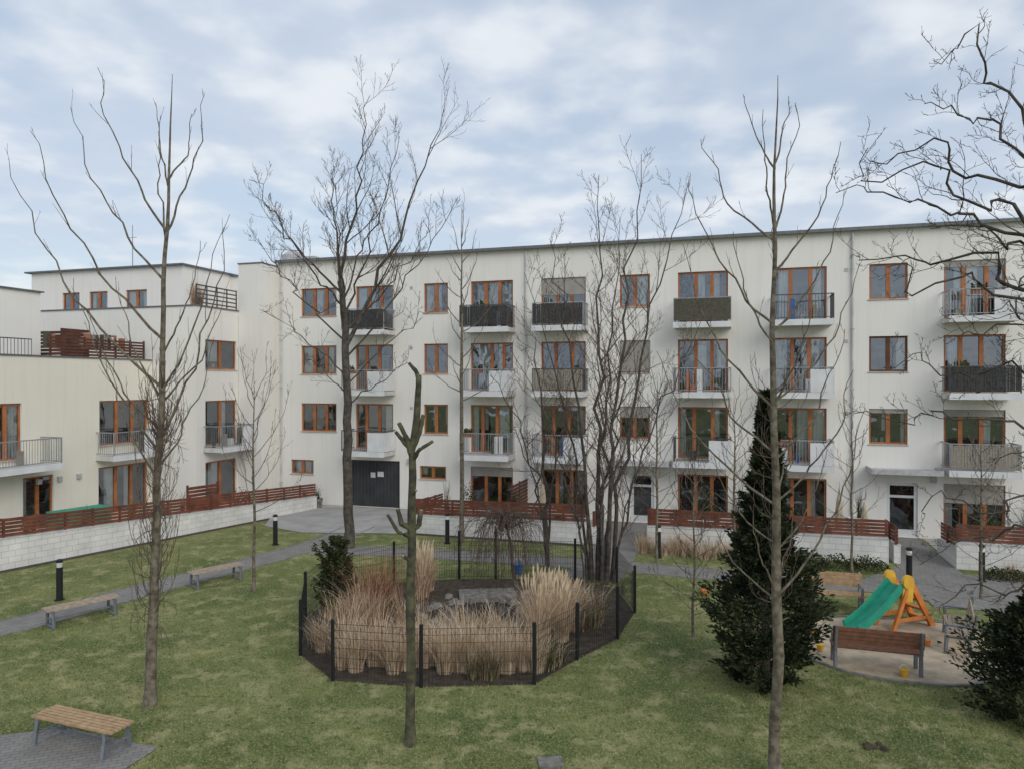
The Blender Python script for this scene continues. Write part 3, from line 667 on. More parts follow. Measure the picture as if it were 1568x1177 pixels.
# tall young tree on the right
mb = MB(); tp = [(4.08, 11.1, -0.05), (4.1, 11.1, 2.8), (4.06, 11.15, 6.0), (4.06, 11.15, 8.6), (4.12, 11.15, 10.85)]
trunk(mb, tp, [0.088, 0.074, 0.050, 0.028, 0.005]); A = axis(tp)
branches(mb, A, [(2.75, -1.0, 4.0, .2), (2.8, 1.5, 5.7, .3), (2.85, -.6, 4.3, -.6), (2.9, .5, 4.0, .6), (4.2, -1.75, 6.6, .4), (4.25, 1.0, 6.3, -.5), (4.3, .6, 5.6, .8), (5.7, -1.35, 8.3, .3), (5.8, 1.5, 7.9, .4), (5.8, .3, 7.5, -.8),
                  (7.0, -1.4, 9.2, -.3), (6.9, 1.2, 9.1, .2), (7.3, .3, 8.9, .8), (8.3, -1.05, 10.0, .3), (8.4, .4, 10.5, .2), (8.5, -.35, 10.1, -.5), (9.4, -.4, 10.5, .1), (9.5, .25, 10.6, .1), (5.0, -1.2, 7.1, .5), (6.7, -.8, 8.3, -.5), (3.6, -1.1, 5.0, -.5), (3.5, 1.0, 5.0, .5), (4.9, 1.2, 6.9, .3), (7.8, .9, 9.7, -.3)], P1, r=0.022, upc=0.36, jit=0.12, lat=0.78)
for i in range(34):
    z = U(2.6, 6.0); x, y = A(z); a = U(0, 6.28); o = U(0.15, 0.5); h = U(0.3, 0.9)
    limb(mb, (x, y, z), (x+math.cos(a)*o*1.1, y+math.sin(a)*o*1.1, z+h*0.2), (x+math.cos(a)*o, y+math.sin(a)*o, z+h), 0.008, 0.003, P1b, 5, 0.06, 4, 1)
mb.obj('bare_young_tree', [M['bark'], M['twig']], None, True)

# large fine tree near the forecourt
mb = MB(); tp = [(-6.05, 26.5, -0.05), (-6.05, 26.5, 4), (-6.15, 26.5, 8.0), (-6.35, 26.5, 9.8)]
trunk(mb, tp, [0.19, 0.16, 0.13, 0.10], wob=.12); A = axis(tp)
P2 = dict(n=[13, 7, 3], len=[0.34, 0.45, 0.45], seg=[7, 4, 3], ang=(0.4, 0.95), jit=0.15, up=0.09, rmin=0.006, thick=0.0095)
P2s = dict(n=[9, 5, 2], len=[0.36, 0.42, .4], seg=[6, 3, 2], ang=(0.45, 1.05), jit=0.17, up=0.07, rmin=0.006, thick=0.0095)
for z, dx, zt, dy, r in ((9.7, -0.4, 14.2, .3, .06), (9.8, 1.2, 16.6, -.3, .07), (9.4, -3.4, 13.6, .2, .05), (7.4, 3.6, 16.3, .3, .10), (8.9, -2.3, 12.4, -1.5, .045), (8.0, 2.8, 11.8, 1.5, .045), (7.6, -3.5, 11.4, 1.0, .04), (7.0, 4.1, 12.5, -1.0, .045), (9.0, .9, 13.8, 2.2, .045), (8.2, .2, 12.8, -2.2, .045), (6.3, -2.9, 8.7, -.5, .03), (6.0, 3.1, 8.8, .7, .03), (5.6, -1.8, 7.0, 1.3, .026), (5.2, 2.5, 6.8, -1.2, .026), (8.5, 2.2, 14.8, -.8, .05)):
    x, y = A(z); big = zt > 11
    limb(mb, (x, y, z), (x+dx*0.55, y+dy*0.5, z+(zt-z)*(0.42 if big else .7)), (x+dx, y+dy, zt), r, 0.010, P2 if big else P2s, 14, 0.4, 6, 0, 0.2)
mb.obj('bare_deciduous_tree', [M['barkd'], M['twig']], None, True)

# multi-stem tree behind pond
mb = MB(); P3 = dict(n=[18, 7, 3], len=[0.21, 0.42, 0.45], seg=[6, 4, 3], ang=(0.4, 1.0), jit=0.16, up=0.09, rmin=0.0055, thick=0.0085)
for bx, by, dx, dy, zt, r in ((2.45, 21.9, -1.3, .4, 10.6, .08), (2.65, 22.2, .1, .2, 12.4, .09), (2.85, 21.7, 1.1, -.3, 12.8, .09), (3.05, 22.0, 2.4, .4, 12.2, .08), (2.9, 22.5, 1.4, 1.6, 9.5, .06), (2.4, 22.3, -2.0, .8, 9.6, .055), (2.7, 21.6, -.2, -1.2, 9.0, .05), (3.1, 21.8, 2.6, -.8, 8.0, .05), (2.3, 21.8, -2.2, -.3, 6.9, .042), (2.75, 22.1, .7, .8, 11.2, .07), (2.2, 21.7, -1.2, -.5, 5.2, .03), (3.2, 22.2, 1.6, .6, 6.0, .035)):
    limb(mb, (bx, by, -0.05), (bx+dx*0.15, by+dy*0.2, zt*0.5), (bx+dx, by+dy, zt), r, 0.008, P3, 16, 0.35, 7, 0, 0.2)
mb.obj('multi_stem_birch_tree', [M['barkd'], M['twig']], None, True)
mb = MB(); P4 = dict(n=[12, 6, 3], len=[0.26, 0.42, 0.45], seg=[6, 4, 3], ang=(0.45, 1.1), jit=0.2, up=0.03, rmin=0.005, thick=0.009)
for bx, by, dx, dy, zt, r in ((1.15, 23.5, -.4, 0, 7.6, .09), (1.15, 23.5, -1.8, .4, 6.4, .045), (1.15, 23.5, 1.0, .3, 6.6, .05), (1.15, 23.5, -1.3, -.6, 5.0, .04)):
    limb(mb, (bx, by, -0.05), (bx+dx*0.1, by+dy*0.2, zt*0.6), (bx+dx, by+dy, zt), r, 0.01, P4, 14, 0.3, 7, 0, 0.3)
mb.obj('bare_deciduous_tree', [M['barkd'], M['twig']], None, True)
mb = MB(); limb(mb, (0.1, 20.9, 0), (0.0, 20.9, 1.2), (-0.2, 20.9, 2.3), 0.06, 0.03, None)
for i in range(120):
    a = U(0, 6.28); r = U(0.3, 1.25); s = (-0.2+U(-.2, .2), 20.9+U(-.2, .2), U(1.7, 2.35)); x = s[0]+math.cos(a)*r; y = s[1]+math.sin(a)*r*0.8
    limb(mb, s, (x, y, U(2.4, 3.0)), (x*1.0+math.cos(a)*.2, y, U(0.2, 1.2)), 0.011, 0.004, P1b, 9, 0.18, 4, 1)
mb.obj('weeping_willow_shrub', [M['barkd'], M['twig']], None, True)

def small_tree(name, x, y, h, spread, r, n, P, bark='bark', z0=0.35, lean=0.0, rise=0.22):
    mb = MB(); tp = [(x, y, -0.03), (x+lean*.5, y, h*0.5), (x+lean, y, h)]; trunk(mb, tp, [r, r*0.7, 0.005], 7); A = axis(tp)
    for i in range(n):
        z = h*(z0+(0.93-z0)*i/n); a = i*2.4+U(-.4, .4); o = spread*(1.1-0.75*(i/n))*U(0.6, 1.15); up = h*rise*U(0.6, 1.3); xx, yy = A(z)
        limb(mb, (xx, yy, z), (xx+math.cos(a)*o*.75, yy+math.sin(a)*o*.75, z+up*.35), (xx+math.cos(a)*o, yy+math.sin(a)*o, z+up), r*0.28, 0.004, P, 8, 0.12, 5, 0, .25)
    mb.obj(name, [M[bark], M['twig']], None, True)
PS = dict(n=[4, 2], len=[0.33, 0.4], seg=[4, 3], ang=(0.3, 0.8), jit=0.14, up=0.08, rmin=0.0048)
PSs = dict(n=[3, 1], len=[0.3, 0.4], seg=[4, 3], ang=(0.3, 0.8), jit=0.14, up=0.08, rmin=0.005)
small_tree('bare_sapling', -7.55, 21.0, 6.4, 1.45, 0.05, 18, PS, z0=0.36, rise=.3)
small_tree('bare_young_tree', -1.92, 27.4, 12.8, 1.5, 0.09, 20, PSs, z0=0.42, rise=.12)
small_tree('bare_sapling', 10.75, 22.7, 5.2, 1.1, 0.045, 16, PS, z0=0.3)
small_tree('bare_sapling', 4.35, 17.2, 4.4, 1.15, 0.035, 34, PS, z0=0.12, rise=.2)
small_tree('bare_sapling', 4.9, 24.3, 6.4, 1.4, 0.05, 28, PS, z0=0.25)
small_tree('bare_sapling', 7.4, 23.9, 5.6, 1.4, 0.05, 24, PS, z0=0.25)
small_tree('bare_sapling', 13.2, 20.2, 4.6, 1.2, 0.045, 24, PS, z0=0.2)
small_tree('bare_sapling', -8.9, 10.9, 2.3, 0.4, 0.015, 14, PS, z0=0.1)

# pollarded tree
mb = MB(); tp = [(-1.71, 12.09, -0.05), (-1.72, 12.09, 2.2), (-1.70, 12.1, 3.6), (-1.68, 12.1, 4.5), (-1.70, 12.1, 4.95)]
trunk(mb, tp, [0.088, 0.078, 0.076, 0.066, 0.06])
def stub(ps, r0, r1):
    n_ = len(ps)-1
    q = []
    for i in range(n_):
        for j in range(4): q.append(Vector(ps[i]).lerp(Vector(ps[i+1]), j/4)+Vector((U(-.006, .006), U(-.006, .006), 0)))
    q.append(Vector(ps[-1])); m_ = len(q)-1
    mb.tube(q, [(r0+(r1-r0)*i/m_)*U(.94, 1.08) for i in range(m_+1)], 8, 0); d = (q[-1]-q[-2]).normalized(); mb.tube([q[-1]+d*.001, q[-1]+d*0.008], [r1*0.85, r1*0.8], 8, 1)
stub([(-1.70, 12.1, 4.9), (-1.60, 12.1, 5.5), (-1.57, 12.1, 6.22)], 0.062, 0.05)
stub([(-1.57, 12.1, 6.17), (-1.63, 12.1, 6.3), (-1.73, 12.08, 6.42)], 0.042, 0.026)
stub([(-1.70, 12.1, 4.9), (-1.76, 12.08, 5.15), (-1.90, 12.05, 5.42)], 0.05, 0.034); stub([(-1.74, 12.1, 5.0), (-1.86, 12.1, 5.15), (-1.96, 12.1, 5.27)], 0.038, 0.028)
stub([(-1.68, 12.1, 4.95), (-1.56, 12.12, 5.25), (-1.50, 12.15, 5.55)], 0.045, 0.034); stub([(-1.67, 12.1, 4.78), (-1.55, 12.0, 4.98), (-1.32, 11.98, 5.12)], 0.042, 0.026)
stub([(-1.70, 12.1, 3.65), (-1.86, 12.08, 3.72), (-1.92, 12.05, 3.98)], 0.05, 0.036); stub([(-1.70, 12.1, 3.6), (-1.57, 12.1, 3.7), (-1.53, 12.1, 3.95)], 0.05, 0.04); stub([(-1.71, 12.1, 3.5), (-1.9, 12.0, 3.6), (-2.08, 11.98, 3.9)], 0.036, 0.024)
stub([(-1.71, 12.1, 3.1), (-1.82, 12.0, 3.2)], 0.034, 0.028); stub([(-1.69, 12.1, 4.2), (-1.60, 12.0, 4.3)], 0.03, 0.024)
mb.obj('pollarded_tree', [M['barkg'], M['cut']], None, True)

# contorted tree at the right edge
mb = MB(); tp = [(7.5, 9.4, -0.05), (7.45, 9.4, 4), (7.35, 9.4, 8.2), (7.2, 9.4, 10.5)]
trunk(mb, tp, [0.17, 0.14, 0.10, 0.03]); A = axis(tp)
P5 = dict(n=[12, 5, 2], len=[0.30, 0.42, 0.4], seg=[8, 6, 4], ang=(0.4, 1.1), jit=0.34, up=0.06, rmin=0.0036, thick=0.009)
for z, dx, zt, dy in ((7.6, -2.9, 9.0, .2), (7.4, -3.3, 8.5, -.3), (8.0, -2.5, 9.3, .6), (8.2, -1.6, 10.6, .3), (7.0, -2.5, 7.9, .8), (6.4, -2.7, 7.4, -.4), (5.8, -2.3, 6.3, .5), (5.2, -2.7, 5.6, .4), (4.6, -2.3, 4.4, -.3), (4.0, -1.9, 3.7, .4), (6.6, -1.8, 6.9, -1.0), (3.4, -1.6, 3.0, .3), (7.9, -2.0, 9.6, -.2), (6.8, -1.7, 8.2, .4), (5.5, -1.6, 6.9, .2), (4.9, -1.4, 5.2, -.6), (5, 1.6, 7, .3), (7, 1.8, 9, -.5), (6, .4, 8, 1.6)):
    x, y = A(z); limb(mb, (x, y, z), (x+dx*0.5, y+dy*.5, max(z, zt)+U(0, .3)), (x+dx, y+dy, zt), 0.034 if zt > 7 else .024, 0.005, P5, 20, 0.42, 6, 0, 0.12)
mb.obj('contorted_willow_tree', [M['barkd'], M['barkd']], None, True)

# ------------------------------------------------------------------ conifers
def conifer(name, x, y, h, prof, nb, mats, leaf=0.07, per=46, droop=0.1):
    mb = MB(); mb.tube([(x, y, -0.05), (x, y, h*0.5), (x, y, h*0.97)], [0.09, 0.06, 0.01], 7, 0)
    hs = [p[0] for p in prof]; rs = [p[1] for p in prof]
    for i in range(nb):
        t = (i+U(0, 1))/nb; t = t**0.85; z = h*t; Rr = float(np.interp(t, hs, rs))
        a = U(0, 6.28); Rr *= (0.84+0.6*noise.noise(Vector((math.cos(a)*1.8, math.sin(a)*1.8, z*1.7)))+U(-.18, .22))
        if R.random() < 0.10: Rr *= 1.25
        rise = U(0.3, 1.0)*Rr*0.6+0.08
        p0 = Vector((x, y, z-rise*0.6)); p1 = Vector((x+math.cos(a)*Rr, y+math.sin(a)*Rr, z+rise*0.5-droop*Rr))
        if p1.z < 0.08: p1.z = 0.08
        mb.tube([p0, p1], [0.012, 0.003], 3, 0, False)
        mi = 1 if R.random() < 0.6 else 2
        for k in range(per):
            s = 1-abs(R.gauss(0, 0.3)); s = max(0.1, min(1.05, s)); c = p0.lerp(p1, s)
            w = (0.12*Rr+0.04)*(1.35-.7*s); c = c+Vector((R.gauss(0, w*.5), R.gauss(0, w*.5), R.gauss(0, w*0.45)))
            if c.z < 0.02: continue
            d = Vector((math.cos(a)+U(-.9, .9), math.sin(a)+U(-.9, .9), U(-.3, 1.1))).normalized(); sd = d.cross(Vector((U(-1, 1), U(-1, 1), U(-1, 1)))).normalized()
            ln = leaf*U(0.6, 1.4); wd = ln*0.2
            n0 = len(mb.v); mb.v += [tuple(c-sd*wd*.3), tuple(c+d*ln*.5+sd*wd), tuple(c+d*ln), tuple(c+d*ln*.5-sd*wd)]
            mb.f.append((n0, n0+1, n0+2, n0+3)); mb.m.append(mi)
    mb.obj(name, mats)
cm = [M['barkd'], M['conif'], M['conif2']]
conifer('yew_tree', 5.15, 14.55, 5.85, [(0, .6), (.08, .92), (.22, 1.16), (.34, 1.0), (.48, .66), (.6, .44), (.74, .27), (.88, .12), (1, .03)], 640, cm, leaf=0.11, per=70)
conifer('yew_tree', 9.6, 13.1, 2.35, [(0, .9), (.25, 1.2), (.5, .85), (.75, .45), (1, .08)], 270, cm, leaf=0.10, per=76)
conifer('yew_shrub', -4.65, 19.0, 1.95, [(0, .4), (.3, .5), (.6, .45), (.85, .25), (1, .05)], 130, [M['barkd'], M['conif2'], M['shrub']], leaf=0.09, per=50, droop=-0.5)
def low_shrub(name, x, y, rx, h, n=900):
    mb = MB()
    for i in range(n):
        a = U(0, 6.28); r = math.sqrt(U(0, 1)); zz = h*math.sqrt(max(0, 1-r*r))*U(0.3, 1.05)
        c = Vector((x+math.cos(a)*r*rx, y+math.sin(a)*r*rx*.7, max(0.02, zz*(1+.3*noise.noise(Vector((a*2, r*3, x)))))))
        d = Vector((U(-1, 1), U(-1, 1), U(-.2, 1))).normalized(); sd = d.cross(Vector((U(-1, 1), U(-1, 1), U(-1, 1)))).normalized(); ln = U(.04, .09)
        n0 = len(mb.v); mb.v += [tuple(c), tuple(c+d*ln*.5+sd*ln*.35), tuple(c+d*ln), tuple(c+d*ln*.5-sd*ln*.35)]; mb.f.append((n0, n0+1, n0+2, n0+3)); mb.m.append(0)
    mb.obj(name, M['shrub'])
for u in (23.6, 24.6, 25.5, 26.4, 30.3, 31.4, 32.6): p = MAIN(u, 5.7+U(0, .3), 0); low_shrub('low_shrub', p[0], p[1], U(.5, .75), U(.3, .5))
for u in (11.2, 14.6, 15.6, 21.3, 24.4, 30.6): p = MAIN(u, U(2, 3.6), 0); low_shrub('garden_shrub', p[0], p[1], U(.4, .7), U(1.3, 1.9), 1300)
for a in (-12, -7.2, -3.4): p = LW(a, -1.0, 0); low_shrub('garden_shrub', p[0], p[1], U(.4, .6), U(1.2, 1.7), 1000)
for a in (-3.9, -3.5):
    q = S0(a, -0.45, 0); mbt = MB(); [blade(mbt, (q[0]+U(-.1, .1), q[1]+U(-.1, .1), 9.4), U(0, 6.28), U(.9, 1.5), U(.1, .4), 0.02, 0) for _ in range(120)]; mbt.obj('potted_grass', M['reed2'])

# ------------------------------------------------------------------ furniture
def bench(x, y, ang, slat, L=1.8):
    F = Fr(x, y, ang); e = empty('park_bench'); s = MB(); st = MB()
    for i in range(6):
        o = -0.23+i*0.078; s.box(F, -L/2, L/2, o, o+0.060, 0.43, 0.465+U(-.002, .002))
    for sx in (-1, 1):
        a = sx*(L/2-0.14)
        st.box(F, a-0.03, a+0.03, -0.24, 0.24, 0.385, 0.428)
        for so_ in (-1, 1): st.beam(F(a, so_*0.21, 0.40), F(a, so_*0.27, 0.0), 0.06, 0.05)
        st.box(F, a-0.035, a+0.035, -0.30, 0.30, 0.003, 0.03); st.box(F, a-0.02, a+0.02, -0.24, 0.24, 0.17, 0.20)
    st.box(F, -L/2+0.17, L/2-0.17, -0.02, 0.02, 0.17, 0.2)
    s.obj('seat', slat, e); st.obj('legs', M['steel'], e)
bench(-7.22, 12.05, ANG-0.05, M['slat'], 1.8)
bench(-11.05, 18.45, math.radians(49), M['slatg'], 1.7)
bench(-9.0, 21.85, math.radians(47), M['slatg'], 1.6)
def backbench(x, y, ang, slat, L=1.9):
    F = Fr(x, y, ang); e = empty('park_bench_with_backrest'); s = MB(); b = MB(); st = MB()
    for i in range(5): s.box(F, -L/2, L/2, -0.18+i*0.09, -0.105+i*0.09, 0.43, 0.465)
    for z in (0.62, 0.71, 0.80, 0.89): b.beam(F(-L/2, -0.2-(z-.45)*.22, z), F(L/2, -0.2-(z-.45)*.22, z), 0.03, 0.078)
    for sx in (-1, 1):
        a = sx*(L/2-0.06)
        st.beam(F(a, -0.24, 0), F(a, -0.21, 0.45), 0.06, 0.06); st.beam(F(a, -0.24, 0.42), F(a, -0.36, 0.96), 0.06, 0.05)
        st.beam(F(a, 0.24, 0), F(a, 0.22, 0.43), 0.06, 0.06); st.box(F, a-0.03, a+0.03, -0.24, 0.26, 0.38, 0.428)
        st.beam(F(a, -0.3, 0.66), F(a, 0.24, 0.66), 0.06, 0.035); st.beam(F(a, 0.24, 0.66), F(a, 0.22, 0.43), 0.05, 0.05)
    s.obj('seat', slat, e); b.obj('backrest', slat, e); st.obj('frame', M['steel'], e)
backbench(7.75, 15.3, ANG+math.pi, M['slatr'], 1.75)
backbench(8.65, 19.35, ANG, M['slat'], 1.5)
backbench(10.35, 16.7, math.radians(-120), M['slatg'], 1.7)

def bollard(x, y):
    e = empty('bollard_light'); a = MB(); b = MB()
    a.tube([(x, y, 0), (x, y, 0.92)], [0.085, 0.085], 14); a.tube([(x, y, 1.06), (x, y, 1.12), (x, y, 1.15)], [0.09, 0.09, 0.04], 14)
    b.tube([(x, y, 0.921), (x, y, 1.059)], [0.075, 0.075], 14)
    a.tube([(x, y, 0.0), (x, y, 0.03)], [0.13, 0.13], 14)
    a.obj('post', M['black'], e); b.obj('lens', M['lens'], e)
for p in ((-12.7, 20.15), (-8.9, 27.0), (-2.45, 27.2), (5.1, 25.0), (11.95, 21.6), (14.4, 22.0)): bollard(*p)

F = Fr(9.75, 18.0, math.radians(200)); e = empty('toddler_slide'); gch = MB(); yl = MB(); og = MB()
N_ = 10
for i in range(N_):
    def pt(t): return 0.15+1.45*t, 0.95*(1-t)**1.15+0.10*(1-math.sin(t*3.14)*0.6)
    a0, z0 = pt(i/N_); a1, z1 = pt((i+1)/N_)
    gch.beam(F(a0, 0, z0), F(a1, 0, z1), 0.42, 0.03)
    for s_ in (-0.23, 0.23): gch.beam(F(a0, s_, z0+0.07), F(a1, s_, z1+0.07), 0.05, 0.18)
for s_ in (-0.27, 0.27):
    yl.beam(F(0.12, s_, 0.7), F(0.05, s_, 1.2), 0.07, 0.26); yl.tube([F(0.08, s_-0.04, 1.18), F(0.08, s_+0.04, 1.18)], [0.17, 0.17], 14)
    og.beam(F(-0.05, s_, 1.1), F(-0.75, s_, 0.0), 0.08, 0.14); og.beam(F(0.1, s_, 1.0), F(0.55, s_, 0.0), 0.07, 0.1)
for k in range(4): t = 0.15+k*0.24; og.beam(F(-0.05-0.7*(1-t), -0.27, 1.1*t), F(-0.05-0.7*(1-t), 0.27, 1.1*t), 0.14, 0.05)
og.box(F, -0.1, 0.2, -0.25, 0.25, 0.94, 0.99)
og.beam(F(-0.55, -0.27, 0.25), F(0.45, -0.27, 0.25), 0.05, 0.08); og.beam(F(-0.55, 0.27, 0.25), F(0.45, 0.27, 0.25), 0.05, 0.08)
gch.obj('chute', M['green'], e); yl.obj('side_panels', M['yellow'], e); og.obj('ladder_frame', M['orange'], e)
def bucket(x, y, c, s=1.0):
    e = empty('toy_bucket'); b = MB(); b.tube([(x, y, 0.015), (x, y, 0.19*s), (x, y, 0.20*s)], [0.075*s, 0.105*s, 0.115*s], 14); b.obj('pail', M[c], e)
    h = MB(); h.tube([Vector((x+0.105*s*math.cos(t), y+0.03, 0.2*s+0.1*s*math.sin(t))) for t in [math.pi*i/8 for i in range(9)]], [0.006]*9, 4); h.obj('handle', M['white'], e)
bucket(8.12, 14.85, 'yellow', .85); bucket(7.25, 17.2, 'yellow', .9); bucket(7.15, 17.4, 'orange', .7); bucket(9.6, 16.6, 'orange', .8); bucket(7.0, 16.3, 'yellow', .8)
def ball(name, x, y, r, m):
    bpy.ops.mesh.primitive_uv_sphere_add(segments=20, ring_count=12, radius=r, location=(x, y, r)); o = bpy.context.object; o.name = name; o.data.materials.append(M[m])
    for p_ in o.data.polygons: p_.use_smooth = True
ball('play_ball', 5.52, 20.6, 0.13, 'orange')
bucket(0.2, 22.9, 'blue', 1.6)
def parasol(u, v, h=2.2):
    x, y, _ = MAIN(u, v, 0); e = empty('closed_parasol'); a = MB(); a.tube([(x, y, 0), (x, y, h)], [0.025, 0.02], 8); a.tube([(x, y, 0), (x, y, .1)], [.25, .22], 12); a.obj('pole', M['white'], e)
    c = MB(); c.tube([(x, y, h*0.38), (x, y, h*0.5), (x, y, h*0.8), (x, y, h+0.03)], [0.14, 0.17, 0.10, 0.02], 8); c.obj('canopy', M['beige'], e)
parasol(25.9, 3.2); parasol(26.6, 4.0, 1.9); parasol(14.9, 3.6, 2.3)
def table(u, v):
    F = Fr(*MAIN(u, v, 0)[:2], ANG); e = empty('garden_table'); a = MB(); a.box(F, -.5, .5, -.35, .35, .70, .74)
    for s1 in (-.42, .42):
        for s2 in (-.28, .28): a.box(F, s1-.02, s1+.02, s2-.02, s2+.02, 0.02, .699)
    a.obj('top_and_legs', M['white'], e)
def chair(u, v, ang, m):
    F = Fr(*MAIN(u, v, 0)[:2], ang); e = empty('garden_chair'); a = MB()
    for i in range(4): a.box(F, -.22, .22, -.2+i*.11, -.11+i*.11, .42, .45)
    for s1 in (-.21, .21):
        a.beam(F(s1, -.2, .02), F(s1, -.3, .95), .035, .035); a.beam(F(s1, .2, .02), F(s1, .2, .64), .035, .035); a.beam(F(s1, -.26, .64), F(s1, .22, .64), .045, .03)
    for z in (.55, .66, .77, .88): a.beam(F(-.2, -.25-(z-.5)*.1, z), F(.2, -.25-(z-.5)*.1, z), .02, .07)
    a.obj('chair_frame', m, e)
for u, v in ((12, 3), (15.5, 2.5), (24.6, 2.6), (31, 3.1), (21, 2.7)):
    table(u, v); chair(u-.8, v+.1, U(0, 6.28), M[R.choice(['white', 'slat', 'slatr'])]); chair(u+.8, v-.1, U(0, 6.28), M[R.choice(['white', 'slat', 'rail'])])
def planter(x, y, z, s, m):
    e = empty('planter'); a = MB(); a.tube([(x, y, z), (x, y, z+.35*s), (x, y, z+.4*s)], [.16*s, .22*s, .24*s], 12); a.obj('pot', M[m], e)
    c = MB(); [blade(c, (x+U(-.08, .08), y+U(-.08, .08), z+.35*s), U(0, 6.28), U(.3, .7)*s, U(.1, .35), .02, 0) for _ in range(50)]; c.obj('leaves', M['shrub'], e)
for u, v in ((2.9, 0.9), (2.5, 1.4)): p = MAIN(u, v, 0); planter(p[0], p[1], 0.02, 1.1, 'stone')
for a in (-10, -8.2, -6, -13): q = LW(a, -1.4, 0); planter(q[0], q[1], 0.02, 1.5, R.choice(['terra', 'white', 'stone']))
for u, v in ((20.2, 4.0), (31.5, 3.9), (11, 4.2), (26.9, 1), (30, 4.2), (13.8, 3.9), (16.3, 3.8), (22.4, 4.1)): p = MAIN(u, v, 0); planter(p[0], p[1], 0.02, U(1.5, 2.1), R.choice(['white', 'terra']))
q = LW(-9.9, -2.0, 0); F = Fr(q[0], q[1], math.atan2(0.849, 0.529)); e = empty('garden_cold_frame'); a = MB()
a.box(F, -1.0, 1.0, -.4, .4, .02, 1.2); a.beam(F(-1.0, 0, 1.25), F(1.0, 0, 1.25), .85, .05); a.obj('cover', M['green'], e)
mh = MB()
for i in range(14): stone(mh, 6.05+U(-.14, .14), 12.0+U(-.1, .1), 0.02, U(.03, .07))
mh.obj('molehill', M['soil'])
dc = MB(); dc.box(Fr(0.62, 11.5, 0.1), -.2, .2, -.16, .16, -0.02, 0.03); dc.obj('drain_cover', M['stone'])

# ------------------------------------------------------------------ lawn blades (one mesh)
rng = np.random.default_rng(3); n = 230000
Y = np.exp(rng.uniform(math.log(9.6), math.log(25.5), n)); X = rng.uniform(-0.78, 0.78, n)*Y
def pip(px, py, poly):
    ins = np.zeros(len(px), bool); k = len(poly)
    for i in range(k):
        x1, y1 = poly[i][:2]; x2, y2 = poly[(i+1) % k][:2]
        c = ((y1 > py) != (y2 > py)) & (px < (x2-x1)*(py-y1)/(y2-y1+1e-12)+x1); ins ^= c
    return ins
keep = ~pip(X, Y, FP) & ~pip(X, Y, pts)
keep &= ~pip(X, Y, [(-10.5, 11.9), (-7.9, 12.65), (-5.9, 11.95), (-6.3, 10.6), (-7.2, 8.5), (-10.5, 8.5)])
keep &= ~pip(X, Y, [(10.6, 22.0), (12.6, 23.6), (14.6, 22.6), (17, 21), (17, 18.6), (13.4, 18.8), (11.9, 19.4)])
for PP, w in ((PA, .64), (PB, .67), (PC, .88), (PD, .88)):
    for i in range(len(PP)-1):
        a = np.array(PP[i]); d = np.array(PP[i+1])-a; l2 = d@d
        t = np.clip(((X-a[0])*d[0]+(Y-a[1])*d[1])/l2, 0, 1); keep &= (X-a[0]-t*d[0])**2+(Y-a[1]-t*d[1])**2 > w*w
lw0 = np.array(LW(0, 0.3, 0)[:2]); nv = np.array([LW.ay, -LW.ax]); keep &= ((X-lw0[0])*nv[0]+(Y-lw0[1])*nv[1]) > 0.3
X = X[keep]; Y = Y[keep]; n = len(X)
h = rng.uniform(0.02, 0.055, n); az = rng.uniform(0, 6.283, n); w = rng.uniform(0.004, 0.009, n); lx = rng.normal(0, .022, n); ly = rng.normal(0, .022, n)
V = np.empty((n, 3, 3)); V[:, 0] = np.stack([X-np.cos(az)*w, Y-np.sin(az)*w, np.zeros(n)], 1); V[:, 1] = np.stack([X+np.cos(az)*w, Y+np.sin(az)*w, np.zeros(n)], 1); V[:, 2] = np.stack([X+lx, Y+ly, h], 1)
me = bpy.data.meshes.new('grass_blades'); me.vertices.add(3*n); me.vertices.foreach_set('co', V.ravel()); me.loops.add(3*n); me.loops.foreach_set('vertex_index', np.arange(3*n, dtype=np.int32))
me.polygons.add(n); me.polygons.foreach_set('loop_start', np.arange(0, 3*n, 3, dtype=np.int32)); me.polygons.foreach_set('loop_total', np.full(n, 3, np.int32)); me.update(calc_edges=True); me.validate()
me.materials.append(M['blade']); o = bpy.data.objects.new('grass_blades', me); sc.collection.objects.link(o)

# ------------------------------------------------------------------ sky and light
w = bpy.data.worlds.new('World'); sc.world = w; w.use_nodes = True; nt = w.node_tree; N = nt.nodes; L = nt.links
bg = N['Background']; bg.inputs['Strength'].default_value = 1.0
sky = N.new('ShaderNodeTexSky'); sky.sky_type = 'NISHITA'; sky.sun_disc = False; sky.sun_elevation = math.radians(34); sky.sun_rotation = math.radians(149); sky.air_density = 1.2; sky.dust_density = 1.5
sk = N.new('ShaderNodeVectorMath'); sk.operation = 'SCALE'; sk.inputs['Scale'].default_value = 0.14; L.new(sky.outputs[0], sk.inputs[0])
tc = N.new('ShaderNodeTexCoord'); sp = N.new('ShaderNodeSeparateXYZ'); L.new(tc.outputs['Generated'], sp.inputs[0])
def mth(op, a, b=None, c=None):
    m = N.new('ShaderNodeMath'); m.operation = op
    for i, s in enumerate((a, b, c)):
        if s is None: continue
        if isinstance(s, (int, float)): m.inputs[i].default_value = s
        else: L.new(s, m.inputs[i])
    return m.outputs[0]
zz = mth('ADD', mth('MAXIMUM', sp.outputs['Z'], 0.0), 0.16)
cb = N.new('ShaderNodeCombineXYZ'); L.new(mth('DIVIDE', sp.outputs['X'], zz), cb.inputs[0]); L.new(mth('DIVIDE', sp.outputs['Y'], zz), cb.inputs[1])
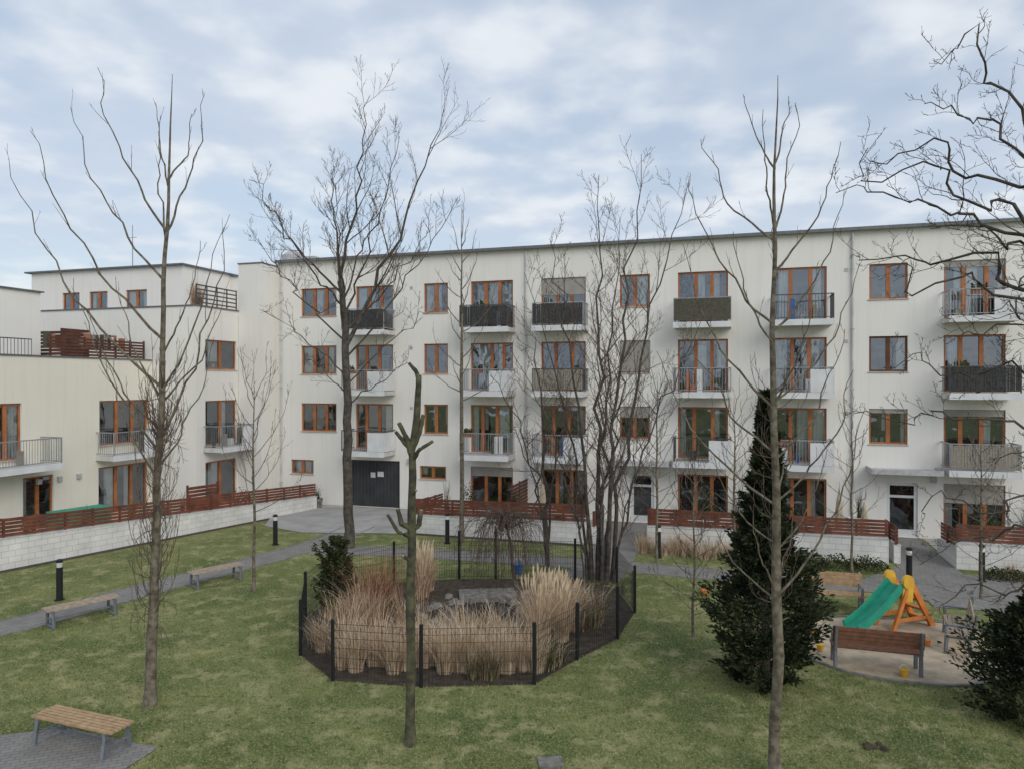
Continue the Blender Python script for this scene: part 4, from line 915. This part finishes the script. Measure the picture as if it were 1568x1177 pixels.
def wn(scale, det, off, rough=0.5):
    a = N.new('ShaderNodeVectorMath'); a.operation = 'ADD'; a.inputs[1].default_value = off; L.new(cb.outputs[0], a.inputs[0])
    n_ = N.new('ShaderNodeTexNoise'); n_.inputs['Scale'].default_value = scale; n_.inputs['Detail'].default_value = det; n_.inputs['Roughness'].default_value = rough; L.new(a.outputs[0], n_.inputs['Vector']); return n_.outputs['Fac']
n1 = wn(1.3, 4, (3.1, 1.7, 0)); n2 = wn(4.2, 4, (8.2, 4.4, 2), 0.45)
f = mth('ADD', mth('MULTIPLY', n1, 0.6), mth('MULTIPLY', n2, 0.4))
mr = N.new('ShaderNodeMapRange'); mr.interpolation_type = 'SMOOTHSTEP'; mr.inputs['From Min'].default_value = 0.36; mr.inputs['From Max'].default_value = 0.64; mr.inputs['To Min'].default_value = 0.60; mr.inputs['To Max'].default_value = 1.0; L.new(f, mr.inputs['Value'])
hz = N.new('ShaderNodeMapRange'); hz.inputs['From Min'].default_value = 0.0; hz.inputs['From Max'].default_value = 0.3; hz.inputs['To Min'].default_value = 0.92; hz.inputs['To Max'].default_value = 0.4; L.new(sp.outputs['Z'], hz.inputs['Value'])
fac = mth('MAXIMUM', mr.outputs['Result'], hz.outputs['Result'])
cr = N.new('ShaderNodeMix'); cr.data_type = 'RGBA'; cr.inputs['A'].default_value = (0.61, 0.69, 0.81, 1); cr.inputs['B'].default_value = (0.81, 0.855, 0.91, 1)
m2 = N.new('ShaderNodeMapRange'); m2.interpolation_type = 'SMOOTHSTEP'; m2.inputs['From Min'].default_value = 0.42; m2.inputs['From Max'].default_value = 0.70; L.new(n2, m2.inputs['Value']); L.new(m2.outputs['Result'], cr.inputs['Factor'])
mx = N.new('ShaderNodeMix'); mx.data_type = 'RGBA'; L.new(fac, mx.inputs['Factor']); L.new(sk.outputs[0], mx.inputs['A']); L.new(cr.outputs['Result'], mx.inputs['B'])
L.new(mx.outputs['Result'], bg.inputs['Color'])
sun = bpy.data.lights.new('sun', 'SUN'); sun.energy = 1.3; sun.angle = math.radians(40); sun.color = (1, 0.96, 0.9)
so = bpy.data.objects.new('sun', sun); sc.collection.objects.link(so); so.rotation_euler = Vector((-0.43, 0.71, -0.56)).to_track_quat('-Z', 'Y').to_euler()

cam = bpy.data.cameras.new('camera'); cam.lens = 25.26; cam.sensor_width = 36; cam.clip_end = 2000
co = bpy.data.objects.new('camera', cam); sc.collection.objects.link(co); co.location = (0, 0, 6.1); co.rotation_euler = (math.radians(89.82), 0, 0); sc.camera = co
sc.view_settings.view_transform = 'Standard'; sc.view_settings.look = 'None'; sc.view_settings.exposure = 0
